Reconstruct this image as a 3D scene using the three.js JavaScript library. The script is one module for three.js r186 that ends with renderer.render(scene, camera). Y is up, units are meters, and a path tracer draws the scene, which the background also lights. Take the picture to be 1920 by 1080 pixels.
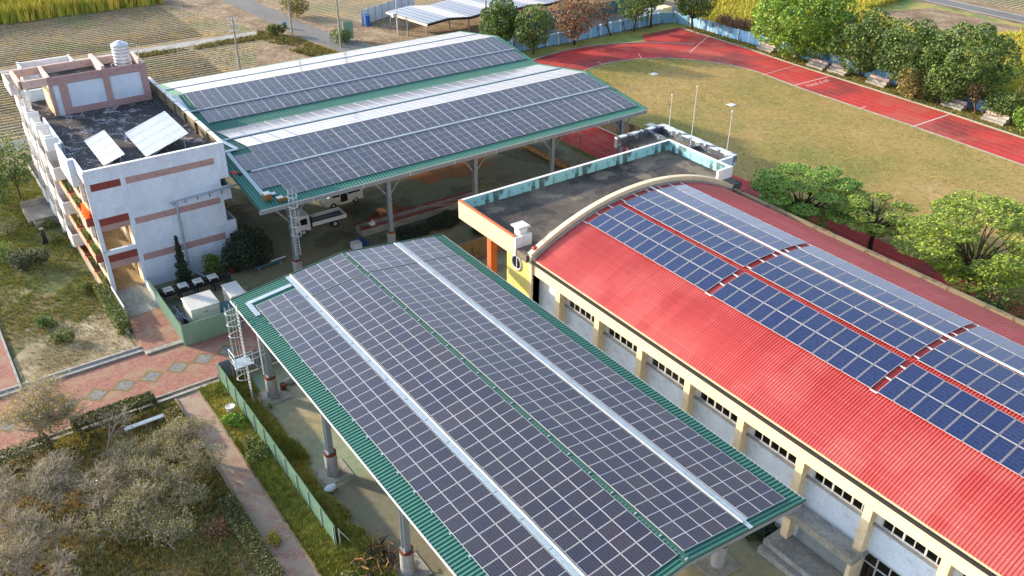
import * as THREE from 'three';
import { mergeGeometries } from 'three/addons/utils/BufferGeometryUtils.js';

// ---------------------------------------------------------------- camera, sky, sun, exposure
const rad = Math.PI / 180;
const scene = new THREE.Scene();
const camera = new THREE.PerspectiveCamera(36.33, 16 / 9, 0.5, 8000);
{
  const pitch = 31.219 * rad, yaw = 35.846 * rad, roll = 0.628 * rad;
  camera.position.set(0, 42, 0);                        // a drone 42 m above the school yard
  camera.lookAt(Math.sin(yaw) * Math.cos(pitch), 42 - Math.sin(pitch), -Math.cos(yaw) * Math.cos(pitch));
  camera.rotateZ(roll);
}
const sunDir = new THREE.Vector3(-0.53, 0, -0.848).normalize().multiplyScalar(Math.cos(15.5 * rad)).setY(Math.sin(15.5 * rad));
{ // hazy winter sky with a low sun: luminance after the CIE polluted clear sky, whiter toward the horizon
  const W = 512, Hh = 256, d = new Float32Array(W * Hh * 4), Lz = 0.285, Zs = (90 - 15.5) * rad;
  const grad = (mu) => 1 - Math.exp(-0.34 / Math.max(mu, 0.02)), ind = (g) => 1 + 13 * (Math.exp(-3 * g) - Math.exp(-3 * Math.PI / 2)) + 0.3 * Math.cos(g) ** 2, n = grad(1) * ind(Zs);
  for (let j = 0; j < Hh; j++) for (let i = 0; i < W; i++) {
    const el = ((j + 0.5) / Hh - 0.5) * Math.PI, az = ((i + 0.5) / W - 0.5) * 2 * Math.PI, y = Math.sin(el), c = Math.cos(el), x = c * Math.cos(az), z = c * Math.sin(az), mu = Math.max(y, 0.02);
    const g = Math.acos(Math.min(1, Math.max(-1, x * sunDir.x + y * sunDir.y + z * sunDir.z))), L = Lz * grad(mu) * ind(g) / n, h = Math.exp(-3.2 * mu), w = Math.exp(-2.4 * g) * 0.8;
    const k = (j * W + i) * 4; d[k] = L * (0.54 + 0.42 * h + 0.5 * w); d[k + 1] = L * (0.83 + 0.14 * h + 0.14 * w); d[k + 2] = L * (1.3 - 0.3 * h - 0.45 * w); d[k + 3] = 1;
  }
  const t = new THREE.DataTexture(d, W, Hh, THREE.RGBAFormat, THREE.FloatType); t.mapping = THREE.EquirectangularReflectionMapping; t.magFilter = t.minFilter = THREE.LinearFilter; t.wrapS = THREE.RepeatWrapping; t.needsUpdate = true;
  scene.background = t; scene.environment = t;
}
const sun = new THREE.DirectionalLight(new THREE.Color(1, 0.81, 0.57), 4.7);
sun.name = 'sun';
sun.position.copy(sunDir).multiplyScalar(300).add(new THREE.Vector3(55, 0, -70));
sun.target.position.set(55, 0, -70);
sun.castShadow = true;
sun.shadow.mapSize.set(4096, 4096);
Object.assign(sun.shadow.camera, { left: -160, right: 160, top: 130, bottom: -130, near: 1, far: 700 });
sun.shadow.radius = 3;
scene.add(sun, sun.target);
const renderer = new THREE.WebGLRenderer({ antialias: true });
renderer.shadowMap.enabled = true;
renderer.toneMapping = THREE.LinearToneMapping;
renderer.toneMappingExposure = 1.92;

// ---------------------------------------------------------------- helpers
function rng(seed) { let a = seed >>> 0; return () => { a = (a + 0x6D2B79F5) | 0; let t = Math.imul(a ^ (a >>> 15), 1 | a); t = (t + Math.imul(t ^ (t >>> 7), 61 | t)) ^ t; return ((t ^ (t >>> 14)) >>> 0) / 4294967296; }; }
const mix = (a, b, t) => a + (b - a) * t, clamp = (x, a = 0, b = 1) => Math.min(b, Math.max(a, x));
const sstep = (a, b, x) => { const t = clamp((x - a) / (b - a)); return t * t * (3 - 2 * t); };
function noise(N, cells, seed) {                         // one octave of tiling value noise
  const r = rng(seed), g = Float32Array.from({ length: cells * cells }, () => r()), o = new Float32Array(N * N);
  for (let j = 0; j < N; j++) {
    const y = j / N * cells, y0 = Math.floor(y), fy = y - y0, sy = fy * fy * (3 - 2 * fy), a = (y0 % cells) * cells, b = ((y0 + 1) % cells) * cells;
    for (let i = 0; i < N; i++) {
      const x = i / N * cells, x0 = Math.floor(x), fx = x - x0, sx = fx * fx * (3 - 2 * fx), c = x0 % cells, d = (x0 + 1) % cells;
      o[j * N + i] = mix(mix(g[a + c], g[a + d], sx), mix(g[b + c], g[b + d], sx), sy);
    }
  }
  return o;
}
function fbm(N, cells, oct, seed, gain = 0.55) {
  const o = new Float32Array(N * N); let amp = 1, tot = 0;
  for (let k = 0; k < oct && cells <= N; k++) { const n = noise(N, cells, seed + k * 17); for (let i = 0; i < o.length; i++) o[i] += n[i] * amp; tot += amp; amp *= gain; cells *= 2; }
  for (let i = 0; i < o.length; i++) o[i] /= tot;
  return o;
}
function tex(N, M, fn, srgb = true) {                    // fn(i, j, index) -> [r, g, b] in 0..255
  const d = new Uint8Array(N * M * 4);
  for (let j = 0; j < M; j++) for (let i = 0; i < N; i++) { const k = (j * N + i) * 4, c = fn(i, j, j * N + i); d[k] = clamp(c[0], 0, 255); d[k + 1] = clamp(c[1], 0, 255); d[k + 2] = clamp(c[2], 0, 255); d[k + 3] = 255; }
  const t = new THREE.DataTexture(d, N, M); t.wrapS = t.wrapT = THREE.RepeatWrapping; t.magFilter = THREE.LinearFilter; t.minFilter = THREE.LinearMipmapLinearFilter; t.generateMipmaps = true;
  if (srgb) t.colorSpace = THREE.SRGBColorSpace;
  t.needsUpdate = true; return t;
}
const lerp3 = (a, b, t) => [mix(a[0], b[0], t), mix(a[1], b[1], t), mix(a[2], b[2], t)];
function ramp(stops, t) { for (let k = 1; k < stops.length; k++) if (t <= stops[k][0] || k === stops.length - 1) return lerp3(stops[k - 1][1], stops[k][1], clamp((t - stops[k - 1][0]) / (stops[k][0] - stops[k - 1][0]))); }
const S = (r, g, b) => new THREE.Color().setRGB(r / 255, g / 255, b / 255, THREE.SRGBColorSpace);
function mat(o) { const p = { side: THREE.DoubleSide, roughness: 0.85, metalness: 0, ...o }; if (Array.isArray(p.color)) p.color = S(...p.color); return new THREE.MeshPhysicalMaterial(p); }

function clean(g) { g = g.index ? g.toNonIndexed() : g; for (const k of Object.keys(g.attributes)) if (!['position', 'normal', 'uv', 'color'].includes(k)) g.deleteAttribute(k); g.clearGroups(); return g; }
function merge(list) { list = list.flat(9).map(clean); return list.length === 1 ? list[0] : mergeGeometries(list); }
function um(g, s = 1) {                                  // uv in metres (divided by s), by the way each face points
  g = clean(g); const p = g.attributes.position, n = g.attributes.normal, uv = new Float32Array(p.count * 2);
  for (let i = 0; i < p.count; i++) {
    const ax = Math.abs(n.getX(i)), ay = Math.abs(n.getY(i)), az = Math.abs(n.getZ(i));
    const [u, v] = ay >= ax && ay >= az ? [p.getX(i), p.getZ(i)] : ax >= az ? [p.getZ(i), p.getY(i)] : [p.getX(i), p.getY(i)];
    uv[2 * i] = u / s; uv[2 * i + 1] = v / s;
  }
  g.setAttribute('uv', new THREE.BufferAttribute(uv, 2)); return g;
}
const box = (x0, x1, y0, y1, z0, z1) => um(new THREE.BoxGeometry(Math.abs(x1 - x0), Math.abs(y1 - y0), Math.abs(z1 - z0)).translate((x0 + x1) / 2, (y0 + y1) / 2, (z0 + z1) / 2));
function bev(x0, x1, y0, y1, z0, z1, b = 0.03) {         // box with chamfered vertical and top edges
  const s = new THREE.Shape(); const w = (x1 - x0) / 2 - b, d = (z1 - z0) / 2 - b;
  s.moveTo(-w, -d); s.lineTo(w, -d); s.lineTo(w, d); s.lineTo(-w, d);
  const g = new THREE.ExtrudeGeometry(s, { depth: y1 - y0 - 2 * b, bevelEnabled: true, bevelThickness: b, bevelSize: b, bevelSegments: 1 });
  return um(g.rotateX(-Math.PI / 2).translate((x0 + x1) / 2, y0 + b, (z0 + z1) / 2));
}
const V = (x, y, z) => new THREE.Vector3(x, y, z);
function rod(a, b, r0, r1 = r0, seg = 6) {               // tapered bar from a to b
  const d = b.clone().sub(a), L = d.length(); const g = new THREE.CylinderGeometry(r1, r0, L, seg, 1).translate(0, L / 2, 0);
  return g.applyQuaternion(new THREE.Quaternion().setFromUnitVectors(V(0, 1, 0), d.normalize())).translate(a.x, a.y, a.z);
}
function beam(a, b, w, h) {                              // rectangular bar from a to b
  const d = b.clone().sub(a), L = d.length(), m = new THREE.Matrix4().lookAt(a, b, Math.abs(d.y) > 0.98 * L ? V(1, 0, 0) : V(0, 1, 0));
  return um(new THREE.BoxGeometry(w, h, L).applyMatrix4(m).translate((a.x + b.x) / 2, (a.y + b.y) / 2, (a.z + b.z) / 2));
}
const tube = (pts, r, seg = 6, n = 0) => new THREE.TubeGeometry(new THREE.CatmullRomCurve3(pts), n || pts.length * 4, r, seg);
const cyl = (x, y0, y1, z, r0, r1 = r0, seg = 16, open = false) => new THREE.CylinderGeometry(r1, r0, y1 - y0, seg, 1, open).translate(x, (y0 + y1) / 2, z);

const taken = new Map();
function numbered(n) { const k = taken.get(n) ?? 0; taken.set(n, k + 1); return k ? `${n}_${String(k).padStart(3, '0')}` : n; }
function show(m) { m.castShadow = m.receiveShadow = true; return m; }
function mesh(name, geo, m, parent) { const o = show(new THREE.Mesh(Array.isArray(geo) ? merge(geo) : geo, m)); o.name = name; if (parent) parent.add(o); return o; }
function thing(name, label, category, x = 0, y = 0, z = 0, group) { const o = new THREE.Group(); o.name = numbered(name); o.position.set(x, y, z); o.userData = { label, category }; if (group) o.userData.group = group; scene.add(o); return o; }
function solo(name, geo, m, label, category, group) { const o = mesh(numbered(name), geo, m, scene); o.userData = { label, category }; if (group) o.userData.group = group; return o; }
function struct(name, geo, m) { const o = mesh(numbered(name), geo, m, scene); o.userData.kind = 'structure'; return o; }
function copy(src, label, x, y, z, turn = 0) { const c = src.clone(); c.name = numbered(src.name.replace(/_\d\d\d$/, '')); c.userData = { ...src.userData, label }; c.position.set(x, y, z); c.rotation.y = turn; scene.add(c); return c; }
function flat(pts, y, s = 1) {                           // level sheet over a polygon of [x, z], uv in metres / s
  const sh = new THREE.Shape(pts.map(([x, z]) => new THREE.Vector2(x, -z)));
  const g = new THREE.ShapeGeometry(sh).rotateX(-Math.PI / 2).translate(0, y, 0);
  return um(g, s);
}
const rect = (x0, x1, z0, z1) => [[x0, z0], [x1, z0], [x1, z1], [x0, z1]];
// ribbed metal sheet: PATH is the line the ribs follow, [[a, y], ...]; ribs repeat every PITCH along the other axis from t0 to t1
function ribbed(path, t0, t1, pitch, h, axis, duty = 0.5) {
  const prof = []; const n = Math.max(1, Math.round((t1 - t0) / pitch)), p = (t1 - t0) / n, e = 0.12;
  for (let k = 0; k < n; k++) { const t = t0 + k * p; prof.push([t, 0], [t + p * (1 - duty - e) , 0], [t + p * (1 - duty), h], [t + p * (1 - e), h]); }
  prof.push([t1, 0]);
  const pos = []; const P = (c, q) => axis === 'z' ? [c[0], c[1] + q[1], q[0]] : [q[0], c[1] + q[1], c[0]];
  for (let i = 0; i + 1 < path.length; i++) for (let k = 0; k + 1 < prof.length; k++) {
    const A = P(path[i], prof[k]), B = P(path[i + 1], prof[k]), C = P(path[i + 1], prof[k + 1]), D = P(path[i], prof[k + 1]);
    if (axis === 'z') pos.push(...A, ...D, ...C, ...A, ...C, ...B); else pos.push(...A, ...B, ...C, ...A, ...C, ...D);
  }
  const g = new THREE.BufferGeometry(); g.setAttribute('position', new THREE.Float32BufferAttribute(pos, 3)); g.computeVertexNormals();
  return um(g);
}
// ---------------------------------------------------------------- surface textures and materials
const F1 = fbm(512, 4, 7, 11), F2 = fbm(512, 8, 6, 23), F3 = fbm(512, 32, 4, 37), F4 = fbm(512, 3, 8, 51), F5 = fbm(512, 64, 3, 71, 0.7);
const L1 = fbm(1024, 4, 8, 5), L2 = fbm(1024, 9, 7, 91), L3 = fbm(1024, 128, 3, 113, 0.7);
const T = {};
T.plaster = tex(512, 512, (i, j, k) => { const a = F1[k], b = F3[k], st = sstep(0.62, 0.75, F2[k]); const v = 232 + (a - 0.5) * 26 + (b - 0.5) * 20 - st * 16; return [v, v * 0.995, v * 0.985]; });
T.concrete = tex(512, 512, (i, j, k) => { const v = 150 + (F1[k] - 0.5) * 70 + (F3[k] - 0.5) * 46 + (F5[k] - 0.5) * 30; return [v, v * 0.985, v * 0.95]; });
T.court = tex(1024, 1024, (i, j, k) => { const t = L1[k], w = sstep(0.47, 0.6, L2[k]), s = sstep(0.58, 0.66, L1[k]); let c = lerp3([146, 143, 116], [164, 152, 116], w); c = lerp3(c, [136, 150, 126], sstep(0.5, 0.36, t) * 0.8); c = lerp3(c, [122, 104, 80], s * 0.55); c = lerp3(c, [96, 86, 72], sstep(0.6, 0.68, L2[(k + 262656) % 1048576]) * 0.5); const n = (L3[k] - 0.5) * 26; return [c[0] + n, c[1] + n, c[2] + n]; });
T.soil = tex(512, 512, (i, j, k) => { const c = ramp([[0.3, [96, 78, 58]], [0.5, [126, 104, 78]], [0.68, [158, 140, 114]]], F1[k] * 0.6 + F3[k] * 0.4); const n = (F5[k] - 0.5) * 42; return [c[0] + n, c[1] + n, c[2] + n]; });
T.lawn = tex(1024, 1024, (i, j, k) => { const c = ramp([[0.3, [118, 118, 58]], [0.44, [138, 126, 68]], [0.55, [152, 130, 76]], [0.7, [166, 142, 92]]], L1[k] * 0.7 + L2[k] * 0.3); const n = (L3[k] - 0.5) * 36; return [c[0] + n, c[1] + n * 0.95, c[2] + n * 0.6]; });
T.lawnGreen = tex(512, 512, (i, j, k) => { const c = ramp([[0.35, [104, 122, 52]], [0.5, [138, 140, 64]], [0.65, [162, 144, 78]]], F1[k]); const n = (F5[k] - 0.5) * 50; return [c[0] + n, c[1] + n, c[2] + n * 0.6]; });
T.garden = tex(1024, 1024, (i, j, k) => { const g = sstep(0.46, 0.58, L1[k]), d = sstep(0.4, 0.6, L2[k]); let c = lerp3([80, 88, 50], [112, 98, 66], g); c = lerp3(c, [142, 126, 100], g * d * 0.6); const n = (L3[k] - 0.5) * 54; return [c[0] + n, c[1] + n, c[2] + n * 0.8]; });
T.furrow = tex(1024, 1024, (i, j, k) => { const row = 0.5 + 0.5 * Math.sin((j / 1024) * Math.PI * 2 * 22 + (L2[k] - 0.5) * 7.0), y = L1[k]; let c = lerp3([98, 86, 66], [168, 150, 116], row * 0.4 + L3[k] * 0.55 - 0.05); c = lerp3(c, [160, 132, 78], sstep(0.5, 0.64, y) * 0.55); c = lerp3(c, [104, 112, 62], sstep(0.46, 0.34, y) * 0.5); const n = (L3[k] - 0.5) * 46; return [c[0] + n, c[1] + n, c[2] + n]; });
T.furrowBump = tex(512, 512, (i, j, k) => { const v = 110 + 70 * Math.sin((j / 512) * Math.PI * 2 * 22 + (F2[k] - 0.5) * 3) + (F5[k] - 0.5) * 120; return [v, v, v]; }, false);
T.asphalt = tex(512, 512, (i, j, k) => { const v = 106 + (F1[k] - 0.5) * 26 + (F5[k] - 0.5) * 26; return [v, v * 0.985, v * 0.96]; });
T.track = tex(1024, 1024, (i, j, k) => { const d = sstep(0.48, 0.64, L1[k]), e = sstep(0.55, 0.7, L2[k]); let c = lerp3([182, 50, 44], [134, 44, 44], d * 0.9); c = lerp3(c, [174, 90, 74], e * 0.6); c = lerp3(c, [112, 52, 50], sstep(0.56, 0.66, L2[(k * 7 + 3000) % 1048576 | 0] * 0.3 + L1[k] * 0.7) * 0.5); const n = (L3[k] - 0.5) * 26; return [c[0] + n, c[1] + n, c[2] + n]; });
T.brick = (() => { const r = rng(3), tone = Float32Array.from({ length: 64 * 64 }, () => r()); return tex(1024, 1024, (i, j, k) => { const by = Math.floor(j / 16), bx = Math.floor((i + (by % 2) * 16) / 32) % 32, t = tone[by * 32 + bx], joint = (j % 16 < 1) || ((i + (by % 2) * 16) % 32 < 1); let c = lerp3([134, 88, 78], [164, 114, 98], t); c = lerp3(c, [152, 130, 104], sstep(0.45, 0.65, L1[k]) * 0.65 + (t > 0.86 ? 0.3 : 0)); if (joint) c = lerp3(c, [120, 100, 88], 0.7); const n = (L3[k] - 0.5) * 26; return [c[0] + n, c[1] + n, c[2] + n]; }); })();
T.dustyBrick = (() => { const r = rng(6), tone = Float32Array.from({ length: 64 * 64 }, () => r()); return tex(1024, 1024, (i, j, k) => { const by = Math.floor(j / 16), bx = Math.floor((i + (by % 2) * 16) / 32) % 32, t = tone[by * 32 + bx]; let c = lerp3([138, 108, 96], [162, 132, 116], t); c = lerp3(c, [158, 144, 126], sstep(0.4, 0.6, L2[k]) * 0.7); const n = (L3[k] - 0.5) * 34; return [c[0] + n, c[1] + n, c[2] + n]; }); })();
T.sand = tex(1024, 1024, (i, j, k) => { let c = ramp([[0.34, [112, 102, 76]], [0.48, [150, 136, 110]], [0.62, [180, 166, 140]]], L1[k] * 0.5 + L2[k] * 0.5); c = lerp3(c, [96, 96, 62], sstep(0.6, 0.7, L3[k]) * 0.6); const n = (L3[k] - 0.5) * 60; return [c[0] + n, c[1] + n, c[2] + n]; });
T.redSheet = (() => { const r = rng(12), tone = Float32Array.from({ length: 40 }, () => r()); return tex(1024, 1024, (i, j, k) => { const sh = Math.floor(j / 38.4) % 27, v = (tone[sh] - 0.5) * 16 + (L1[k] - 0.5) * 20 + (L2[(Math.floor(j) * 1024 + Math.floor(i / 6)) % 1048576] - 0.5) * 30, lap = j % 38.4 < 1.4 ? 22 : 0, scr = (i % 58 < 2) && (j % 10 < 3) ? 1 : 0; let c = [184 + v, 64 + v * 0.8, 59 + v * 0.8]; c = lerp3(c, [216, 120, 108], sstep(0.48, 0.66, L2[k]) * 0.32); c = lerp3(c, [232, 176, 166], scr * 0.6); return [c[0] - lap, c[1] - lap, c[2] - lap]; }); })();
T.greyBrick = (() => { const r = rng(4), tone = Float32Array.from({ length: 4096 }, () => r()); return tex(256, 256, (i, j) => { const by = Math.floor(j / 16), bx = Math.floor((i + (by % 2) * 16) / 32) % 8, t = tone[by * 8 + bx]; const q = (j % 16 < 1) || ((i + (by % 2) * 16) % 32 < 1) ? 0.75 : 1; const v = (104 + t * 30) * q; return [v, v, v * 0.97]; }); })();
T.mosaic = tex(512, 512, (i, j, k) => { const row = Math.floor(j / 16), g = ((i + (row % 2) * 16) % 32 < 4) || (j % 16 < 4); const v = (g ? 192 : 236) + (F2[k] - 0.5) * 20 + (F5[k] - 0.5) * 22 - sstep(0.5, 0.66, F1[Math.floor(j / 8) * 512 + i]) * 10; return [v * 0.925, v * 0.98, v * 1.04]; });
T.mosaicBump = tex(64, 64, (i, j) => { const g = (i % 16 < 2) || (j % 16 < 2) ? 60 : 200; return [g, g, g]; }, false);
T.membrane = tex(1024, 1024, (i, j, k) => { const ridge = 1 - Math.abs(L2[k] - 0.5) * 14, flake = sstep(0.35, 0.9, ridge) * sstep(0.42, 0.58, L1[k]) ; let c = lerp3([44, 42, 46], [66, 62, 62], L1[k]); c = lerp3(c, [78, 66, 54], sstep(0.58, 0.7, L1[k]) * 0.7); c = lerp3(c, [188, 186, 190], clamp(flake * 0.8 + sstep(0.66, 0.72, L3[k]) * 0.7 * sstep(0.4, 0.5, L2[k]))); const n = (L3[k] - 0.5) * 30; return [c[0] + n, c[1] + n, c[2] + n]; });
T.flatRoof = tex(1024, 1024, (i, j, k) => { let c = lerp3([54, 51, 50], [92, 85, 77], sstep(0.32, 0.64, L1[k])); c = lerp3(c, [140, 128, 106], sstep(0.56, 0.68, L2[k]) * 0.6); c = lerp3(c, [36, 36, 38], sstep(0.42, 0.34, L2[k]) * 0.6); const n = (L3[k] - 0.5) * 28; return [c[0] + n, c[1] + n, c[2] + n]; });
const stain = (base, dirt, amt, seed) => { const a = fbm(512, 10, 6, seed), b = fbm(512, 4, 6, seed + 3); return tex(512, 512, (i, j, k) => { const s = sstep(0.5, 0.64, a[Math.floor(j / 4) * 512 + i] * 0.6 + a[k] * 0.4 + (amt - 0.5) * 0.35) * sstep(0.36, 0.56, b[Math.floor(j / 2) * 512 + i]); const n = (F5[k] - 0.5) * 24; const c = lerp3(base, dirt, s * 0.85); return [c[0] + n, c[1] + n, c[2] + n]; }); };
T.cyanWall = stain([140, 200, 208], [62, 80, 80], 0.62, 201);
T.paleWall = stain([190, 202, 208], [52, 56, 64], 1.0, 221);
T.blueWall = stain([136, 184, 216], [84, 100, 118], 0.45, 241);
T.oldCement = stain([132, 118, 92], [70, 62, 50], 0.55, 261);
T.streak = tex(256, 512, (i, j, k) => { const a = F3[(Math.floor(j / 12) * 512 + i * 2) % 262144], v = 226 + (a - 0.5) * 30; return [v, v, v]; });
// solar cells: the print under the glass
function cells(cols, rows, split, cell, cellB, gap, bus, poly) {
  const N = 192, M = 320, r = rng(9 + cols + rows), tone = Float32Array.from({ length: 400 }, () => r());
  return tex(N, M, (i, j) => {
    const u = i / N * cols, v0 = j / M, v = v0 * rows, cx = Math.floor(u), cy = Math.floor(v), fu = u - cx, fv = v - cy;
    if (split && Math.abs(v0 - 0.5) < 0.012) return gap;
    if (fu < 0.05 || fv < 0.06) return lerp3(cell, gap, 0.42);
    let c = lerp3(cell, cellB, tone[cy * cols + cx]);
    if (Math.abs(((fu * bus) % 1) - 0.5) < 0.1) c = lerp3(c, gap, poly ? 0.12 : 0.1);
    return c;
  });
}
T.cellDark = cells(6, 20, true, [28, 24, 33], [38, 33, 44], [176, 178, 188], 3, false);
T.cellBlue = cells(6, 10, false, [18, 28, 64], [27, 40, 84], [128, 142, 172], 2, true);

const M = {
  plaster: mat({ map: T.plaster, color: [248, 230, 190], roughness: 0.9 }),
  cream: mat({ map: T.plaster, color: [250, 226, 184], roughness: 0.9 }),
  yellow: mat({ map: T.plaster, color: [232, 214, 128], roughness: 0.9 }),
  peach: mat({ map: T.plaster, color: [250, 206, 168], roughness: 0.9 }),
  white: mat({ map: T.plaster, color: [244, 244, 244], roughness: 0.8 }),
  paleBlue: mat({ map: T.plaster, color: [226, 238, 252], roughness: 0.85 }),
  orange: mat({ map: T.plaster, color: [208, 112, 62], roughness: 0.85 }),
  tanFloor: mat({ map: T.concrete, color: [255, 226, 178], roughness: 0.9 }), beamPink: mat({ map: T.plaster, color: [226, 196, 184], roughness: 0.85 }),
  planter: mat({ map: T.plaster, color: [218, 164, 130], roughness: 0.85 }),
  concrete: mat({ map: T.concrete, roughness: 0.95 }),
  concreteLight: mat({ map: T.concrete, color: [255, 250, 240], roughness: 0.95 }),
  pale: mat({ map: T.paleWall, roughness: 0.95 }), cyan: mat({ map: T.cyanWall, roughness: 0.9 }), blueWall: mat({ map: T.blueWall, roughness: 0.9 }),
  oldCement: mat({ map: T.oldCement, roughness: 0.95 }),
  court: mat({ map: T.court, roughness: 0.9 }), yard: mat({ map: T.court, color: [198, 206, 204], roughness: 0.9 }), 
  soil: mat({ map: T.soil, roughness: 1 }), lawn: mat({ map: T.lawn, roughness: 1 }), lawnGreen: mat({ map: T.lawnGreen, roughness: 1 }), garden: mat({ map: T.garden, roughness: 1 }),
  furrow: mat({ map: T.furrow, roughness: 1, bumpMap: T.furrowBump, bumpScale: 0.16 }), asphalt: mat({ map: T.asphalt, roughness: 0.95 }),
  track: mat({ map: T.track, roughness: 0.9 }), brick: mat({ map: T.brick, roughness: 0.95 }), dustyBrick: mat({ map: T.dustyBrick, roughness: 0.95 }), sand: mat({ map: T.sand, roughness: 1 }), greyBrick: mat({ map: T.greyBrick, roughness: 0.95 }),
  yellowBrick: mat({ map: T.greyBrick, color: [255, 222, 150], roughness: 0.95 }),
  mosaic: mat({ map: T.mosaic, roughness: 0.5, bumpMap: T.mosaicBump, bumpScale: 0.006 }),
  pinkTile: mat({ map: T.plaster, color: [186, 152, 150], roughness: 0.6 }), redTile: mat({ map: T.plaster, color: [138, 62, 54], roughness: 0.7 }),
  membrane: mat({ map: T.membrane, roughness: 0.9 }), flatRoof: mat({ map: T.flatRoof, roughness: 0.95 }),
  redRoof: mat({ map: T.redSheet, color: [255, 255, 255], roughness: 0.5, metalness: 0 }),
  redTrim: mat({ color: [150, 44, 48], roughness: 0.6 }),
  greenRoof: mat({ map: T.streak, color: [74, 136, 120], roughness: 0.8 }), greenTrim: mat({ map: T.streak, color: [46, 92, 80], roughness: 0.85 }), greenSheet: mat({ map: T.streak, color: [142, 178, 152], roughness: 0.6 }),
  galv: mat({ map: T.plaster, color: [176, 192, 204], roughness: 0.45, metalness: 0.2 }), steel: mat({ map: T.plaster, color: [150, 160, 166], roughness: 0.55, metalness: 0.1 }),
  steelWhite: mat({ map: T.plaster, color: [222, 226, 226], roughness: 0.5 }), rust: mat({ map: T.soil, color: [224, 132, 80], roughness: 0.9 }),
  dark: mat({ color: [30, 28, 28], roughness: 0.8 }), rubber: mat({ color: [26, 26, 27], roughness: 0.9 }),
  glassDark: mat({ color: [30, 28, 28], roughness: 0.12, ior: 1.5 }), pane: mat({ color: [170, 176, 180], roughness: 0.05, transmission: 1, thickness: 0, ior: 1.5 }), door: mat({ color: [108, 84, 62], roughness: 0.7 }), alu: mat({ color: [206, 208, 210], roughness: 0.45, metalness: 0.4 }),
  frame: mat({ color: [180, 180, 182], roughness: 0.5, metalness: 0.1 }),
  panelDark: mat({ map: T.cellDark, roughness: 0.2, ior: 1.72, specularColor: new THREE.Color(1, 0.88, 0.84), clearcoat: 0.45, clearcoatRoughness: 0.1, sheen: 1, sheenColor: new THREE.Color(0.14, 0.13, 0.12), sheenRoughness: 0.3 }),
  panelOld: mat({ map: T.cellDark, roughness: 0.3, ior: 1.9, clearcoat: 1, clearcoatRoughness: 0.2 }),
  panelBlue: mat({ map: T.cellBlue, roughness: 0.22, ior: 1.5, clearcoat: 1, clearcoatRoughness: 0.1, sheen: 1, sheenColor: new THREE.Color(0.22, 0.22, 0.22), sheenRoughness: 0.35 }),
  bark: mat({ color: [92, 74, 58], roughness: 1 }), barkPale: mat({ color: [162, 150, 132], roughness: 1 }), barkGrey: mat({ color: [134, 122, 108], roughness: 1 }), barkDark: mat({ color: [58, 48, 42], roughness: 1 }),
  leaf: mat({ vertexColors: true, roughness: 0.8, transmission: 0.3, thickness: 0 }),
  wood: mat({ map: T.soil, color: [255, 226, 178], roughness: 0.9 }),
  paintWhite: mat({ map: T.plaster, color: [218, 218, 214], roughness: 0.5 }), carWhite: mat({ color: [224, 224, 220], roughness: 0.3, clearcoat: 0.6, clearcoatRoughness: 0.15 }),
  line: mat({ map: T.plaster, color: [226, 196, 190], roughness: 0.9 }), faintLine: mat({ map: T.plaster, color: [208, 130, 120], roughness: 0.9 }), blueTank: mat({ color: [40, 96, 170], roughness: 0.5 }), teal: mat({ color: [48, 104, 110], roughness: 0.6 }),
  redPlastic: mat({ color: [190, 40, 36], roughness: 0.5 }), orangeStain: mat({ map: T.court, color: [255, 176, 130], roughness: 0.9 }),
};
for (const [k, s] of Object.entries({ plaster: 4, concrete: 4, court: 44, soil: 12, lawn: 62, lawnGreen: 18, garden: 38, furrow: 24, furrowBump: 24, asphalt: 20, track: 38, brick: 6.4, dustyBrick: 6.4, sand: 16, redSheet: 22, greyBrick: 1.6, mosaic: 4.2, mosaicBump: 0.53, membrane: 17, flatRoof: 23, cyanWall: 5, paleWall: 4, blueWall: 6, oldCement: 5, streak: 3 })) T[k].repeat.setScalar(1 / s);
// ---------------------------------------------------------------- the setting: ground, fields, roads, paving, track
struct('ground', flat(rect(-2500, 2500, -2500, 2500), 0), M.soil);
const yG = 0.004;
// farmland beyond the school
struct('farm_field', flat([[-60, -153], [54.5, -153.5], [47, -181], [-60, -181]], yG * 2), M.furrow);
struct('furrow_rows', ribbed([[-60, 0], [-20, 0], [20, 0], [45.5, 0]], -180.4, -155.2, 1.15, 0.1, 'z', 0.45), M.furrow);
struct('farm_field', flat([[-60, -121], [41, -122], [54, -150], [-60, -150.5]], yG * 2), M.furrow);
struct('furrow_rows', ribbed([[-60, 0], [-20, 0], [20, 0], [41, 0]], -148, -123, 1.15, 0.1, 'z', 0.45), M.furrow);
struct('farm_field', flat([[-80, -182], [46, -182], [30, -330], [-80, -330]], yG * 2), M.lawnGreen);
struct('farm_field', flat([[66, -150], [110, -156], [150, -330], [60, -330]], yG * 2), M.furrow);
struct('farm_field', flat([[150, -80], [172, -76], [172, -96], [156, -101]], yG * 2), M.soil);
struct('farm_field', flat([[124, -20], [174, -20], [174, -132], [124, -116]], yG), M.lawnGreen);
struct('farm_field', flat([[184, -20], [400, -20], [400, -240], [186, -240]], yG), M.furrow);
struct('irrigation_ditch', flat([[-60, -150.8], [54, -150.3], [54.6, -153.2], [-60, -152.8]], yG * 2), M.concrete);
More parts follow.
